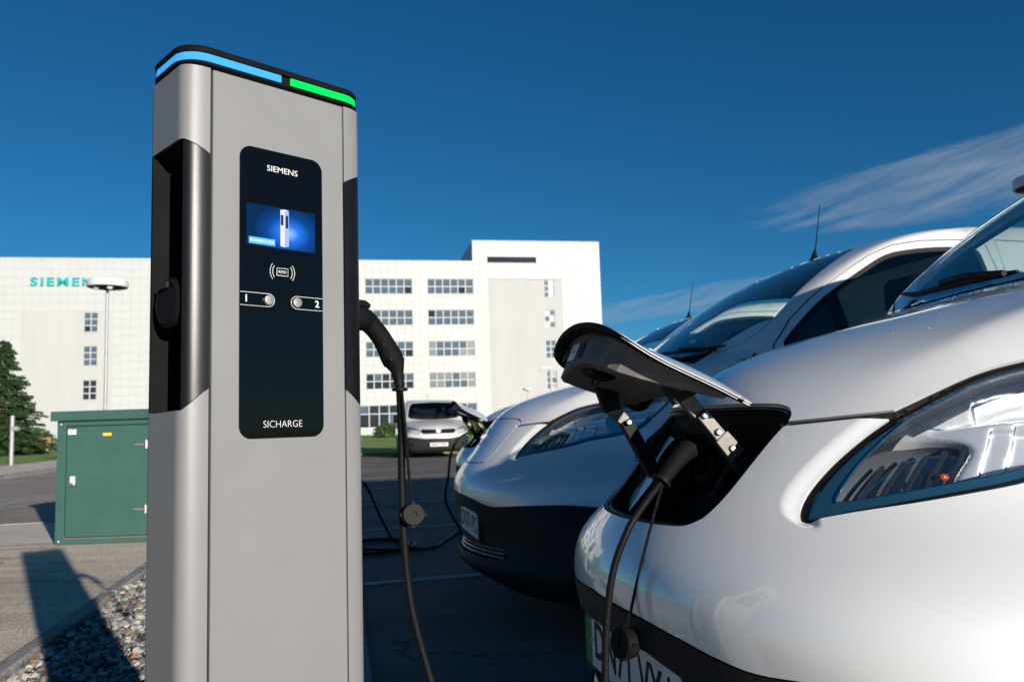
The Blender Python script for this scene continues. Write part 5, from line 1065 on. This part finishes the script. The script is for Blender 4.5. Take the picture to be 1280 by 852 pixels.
wdata = build_panels(WC, wc, w_cls, lambda p: np.where(p[:, 0] < 1.2, .045, .12))
wv = thing('delivery_van', 'white delivery van facing the camera in the background by the lawn', 'van', (0, 0, 0))
WM = {'windscreen': 'glass', 'side_window': 'dark_glass', 'lower_bumper': 'grey_plastic', 'sill': 'grey_plastic', 'grille': 'black_plastic', 'air_intake': 'matt_black', 'panel_gap': 'matt_black'}
for key in sorted(set(wdata[3])):
    if key.startswith('hole') : continue
    if key in ('headlight', 'side_window'):
        o = panel_mesh(key, wdata, key, MP['lens' if key == 'headlight' else 'dark_glass'], wv, 0, 0, False); o2 = o.copy(); COL.objects.link(o2); o2.scale = (1, -1, 1)
        if key == 'headlight':
            for oo in (o, o2): panel_mesh('reflector', wdata, key, MP['reflector'], oo, 0, .035, False)
        continue
    panel_mesh(key, wdata, key, MP[WM.get(key, 'white_paint')], wv, 0 if key in ('panel_gap', 'windscreen') else .02, .012 if key in ('panel_gap',) else .02 if key in ('grille', 'air_intake') else 0)
def wsurf(v, z, off=0):
    p = WC.lift('X', [(abs(v), z)])[0]; n = WC.nrm(p[None])[0]; p = p+n*off; p[1] *= (1 if v >= 0 else -1); return Vector(p)
for z_ in (.79, .83): tube_obj('grille_bar', [wsurf(v, z_, -.005) for v in np.linspace(-.46, .46, 13)], .009, MP['grey_plastic'], wv, 6)
Mb = frame(wsurf(0, .825, .006), (-1, 0, .15), (0, -1, 0)); bm = bmesh.new(); lathe(bm, [(.075, -.01), (.075, .006), (.066, .010), (.060, .006)], 28, Mb); eb = bm_obj('emblem', bm, MP['reflector'], wv)
bm = bmesh.new(); prism(bm, [(-.05, -.03), (-.01, -.045), (.03, -.02), (.055, .0), (.03, .02), (.02, .045), (-.01, .02), (-.045, .03), (-.02, .0)], .004, Mb, .007); bm_obj('emblem_relief', bm, MP['white_paint'], eb)
Mw_ = frame((-.035, 0, .415), (-1, 0, 0), (0, -1, 0)); bm = bmesh.new(); prism(bm, rrect(.52, .111, .01), .006, Mw_); wp = bm_obj('number_plate', bm, MP['plate'], wv); text('plate_lettering', 'DS69 TWW', Mw_ @ Matrix.Translation((0, 0, .0065)), .105, MP['matt_black'], wp, .0003, .003, .46)
for u in (.98, 4.0):
    for s_ in (-1, 1): wheel(wv, u, s_, 0, .335, .21, .83)
for s_ in (-1, 1):
    bm = bmesh.new(); bx(bm, 1.42, 1.56, *sorted((s_*.99, s_*1.20)), 1.10, 1.38, .04); tube(bm, [(1.48, s_*.88, 1.20), (1.49, s_*1.0, 1.22)], .035, 8); bm_obj('door_mirror', bm, MP['black_plastic'], wv)
    for k in (0,): bm = bmesh.new(); lathe(bm, [(.05, 0), (.05, .01), (.03, .015)], 16, frame(wsurf(s_*.72, .42, 0), (-1, 0, 0))); bm_obj('fog_lamp', bm, MP['black_plastic'], wv)
bm = bmesh.new(); prism(bm, [(1.05, 1.0), (1.12, 1.17), (1.4, 1.2), (1.55, 1.0)], 1.5, Matrix(((1, 0, 0, 0), (0, 0, 1, -.75), (0, 1, 0, 0), (0, 0, 0, 1)))); bm_obj('dashboard', bm, MP['black_plastic'], wv)
for s_ in (-.45, .45): bm = bmesh.new(); bx(bm, 2.1, 2.28, s_-.24, s_+.24, .8, 1.42, .05); bx(bm, 2.14, 2.26, s_-.12, s_+.12, 1.44, 1.62, .03); bm_obj('seat', bm, MP['black_plastic'], wv)
box('bulkhead', 2.45, 2.47, -.78, .78, .4, 1.75, MP['black_plastic'], wv); bm = bmesh.new(); bx(bm, .5, 4.6, -.6, .6, .2, .45); bm_obj('floor_pan', bm, MP['matt_black'], wv); box('firewall', 1.1, 1.14, -.8, .8, .4, 1.1, MP['matt_black'], wv)
tube_obj('aerial', [(2.1, .1, 1.83), (2.2, .1, 2.08)], .006, MP['black_plastic'], wv, 6)
for v0, v1 in ((-.62, .02), (.02, .66)): tube_obj('wiper', [wsurf(v0+(v1-v0)*t_, 1.235+.02*t_+.03*max(0, abs(v0+(v1-v0)*t_)-.5), .015) for t_ in np.linspace(0, 1, 8)], .012, MP['matt_black'], wv, 6)
wv.scale = (1, 1, .94); wv.location = (-2.2, 23.5, 0); wv.rotation_euler = (0, 0, math.radians(90+12))
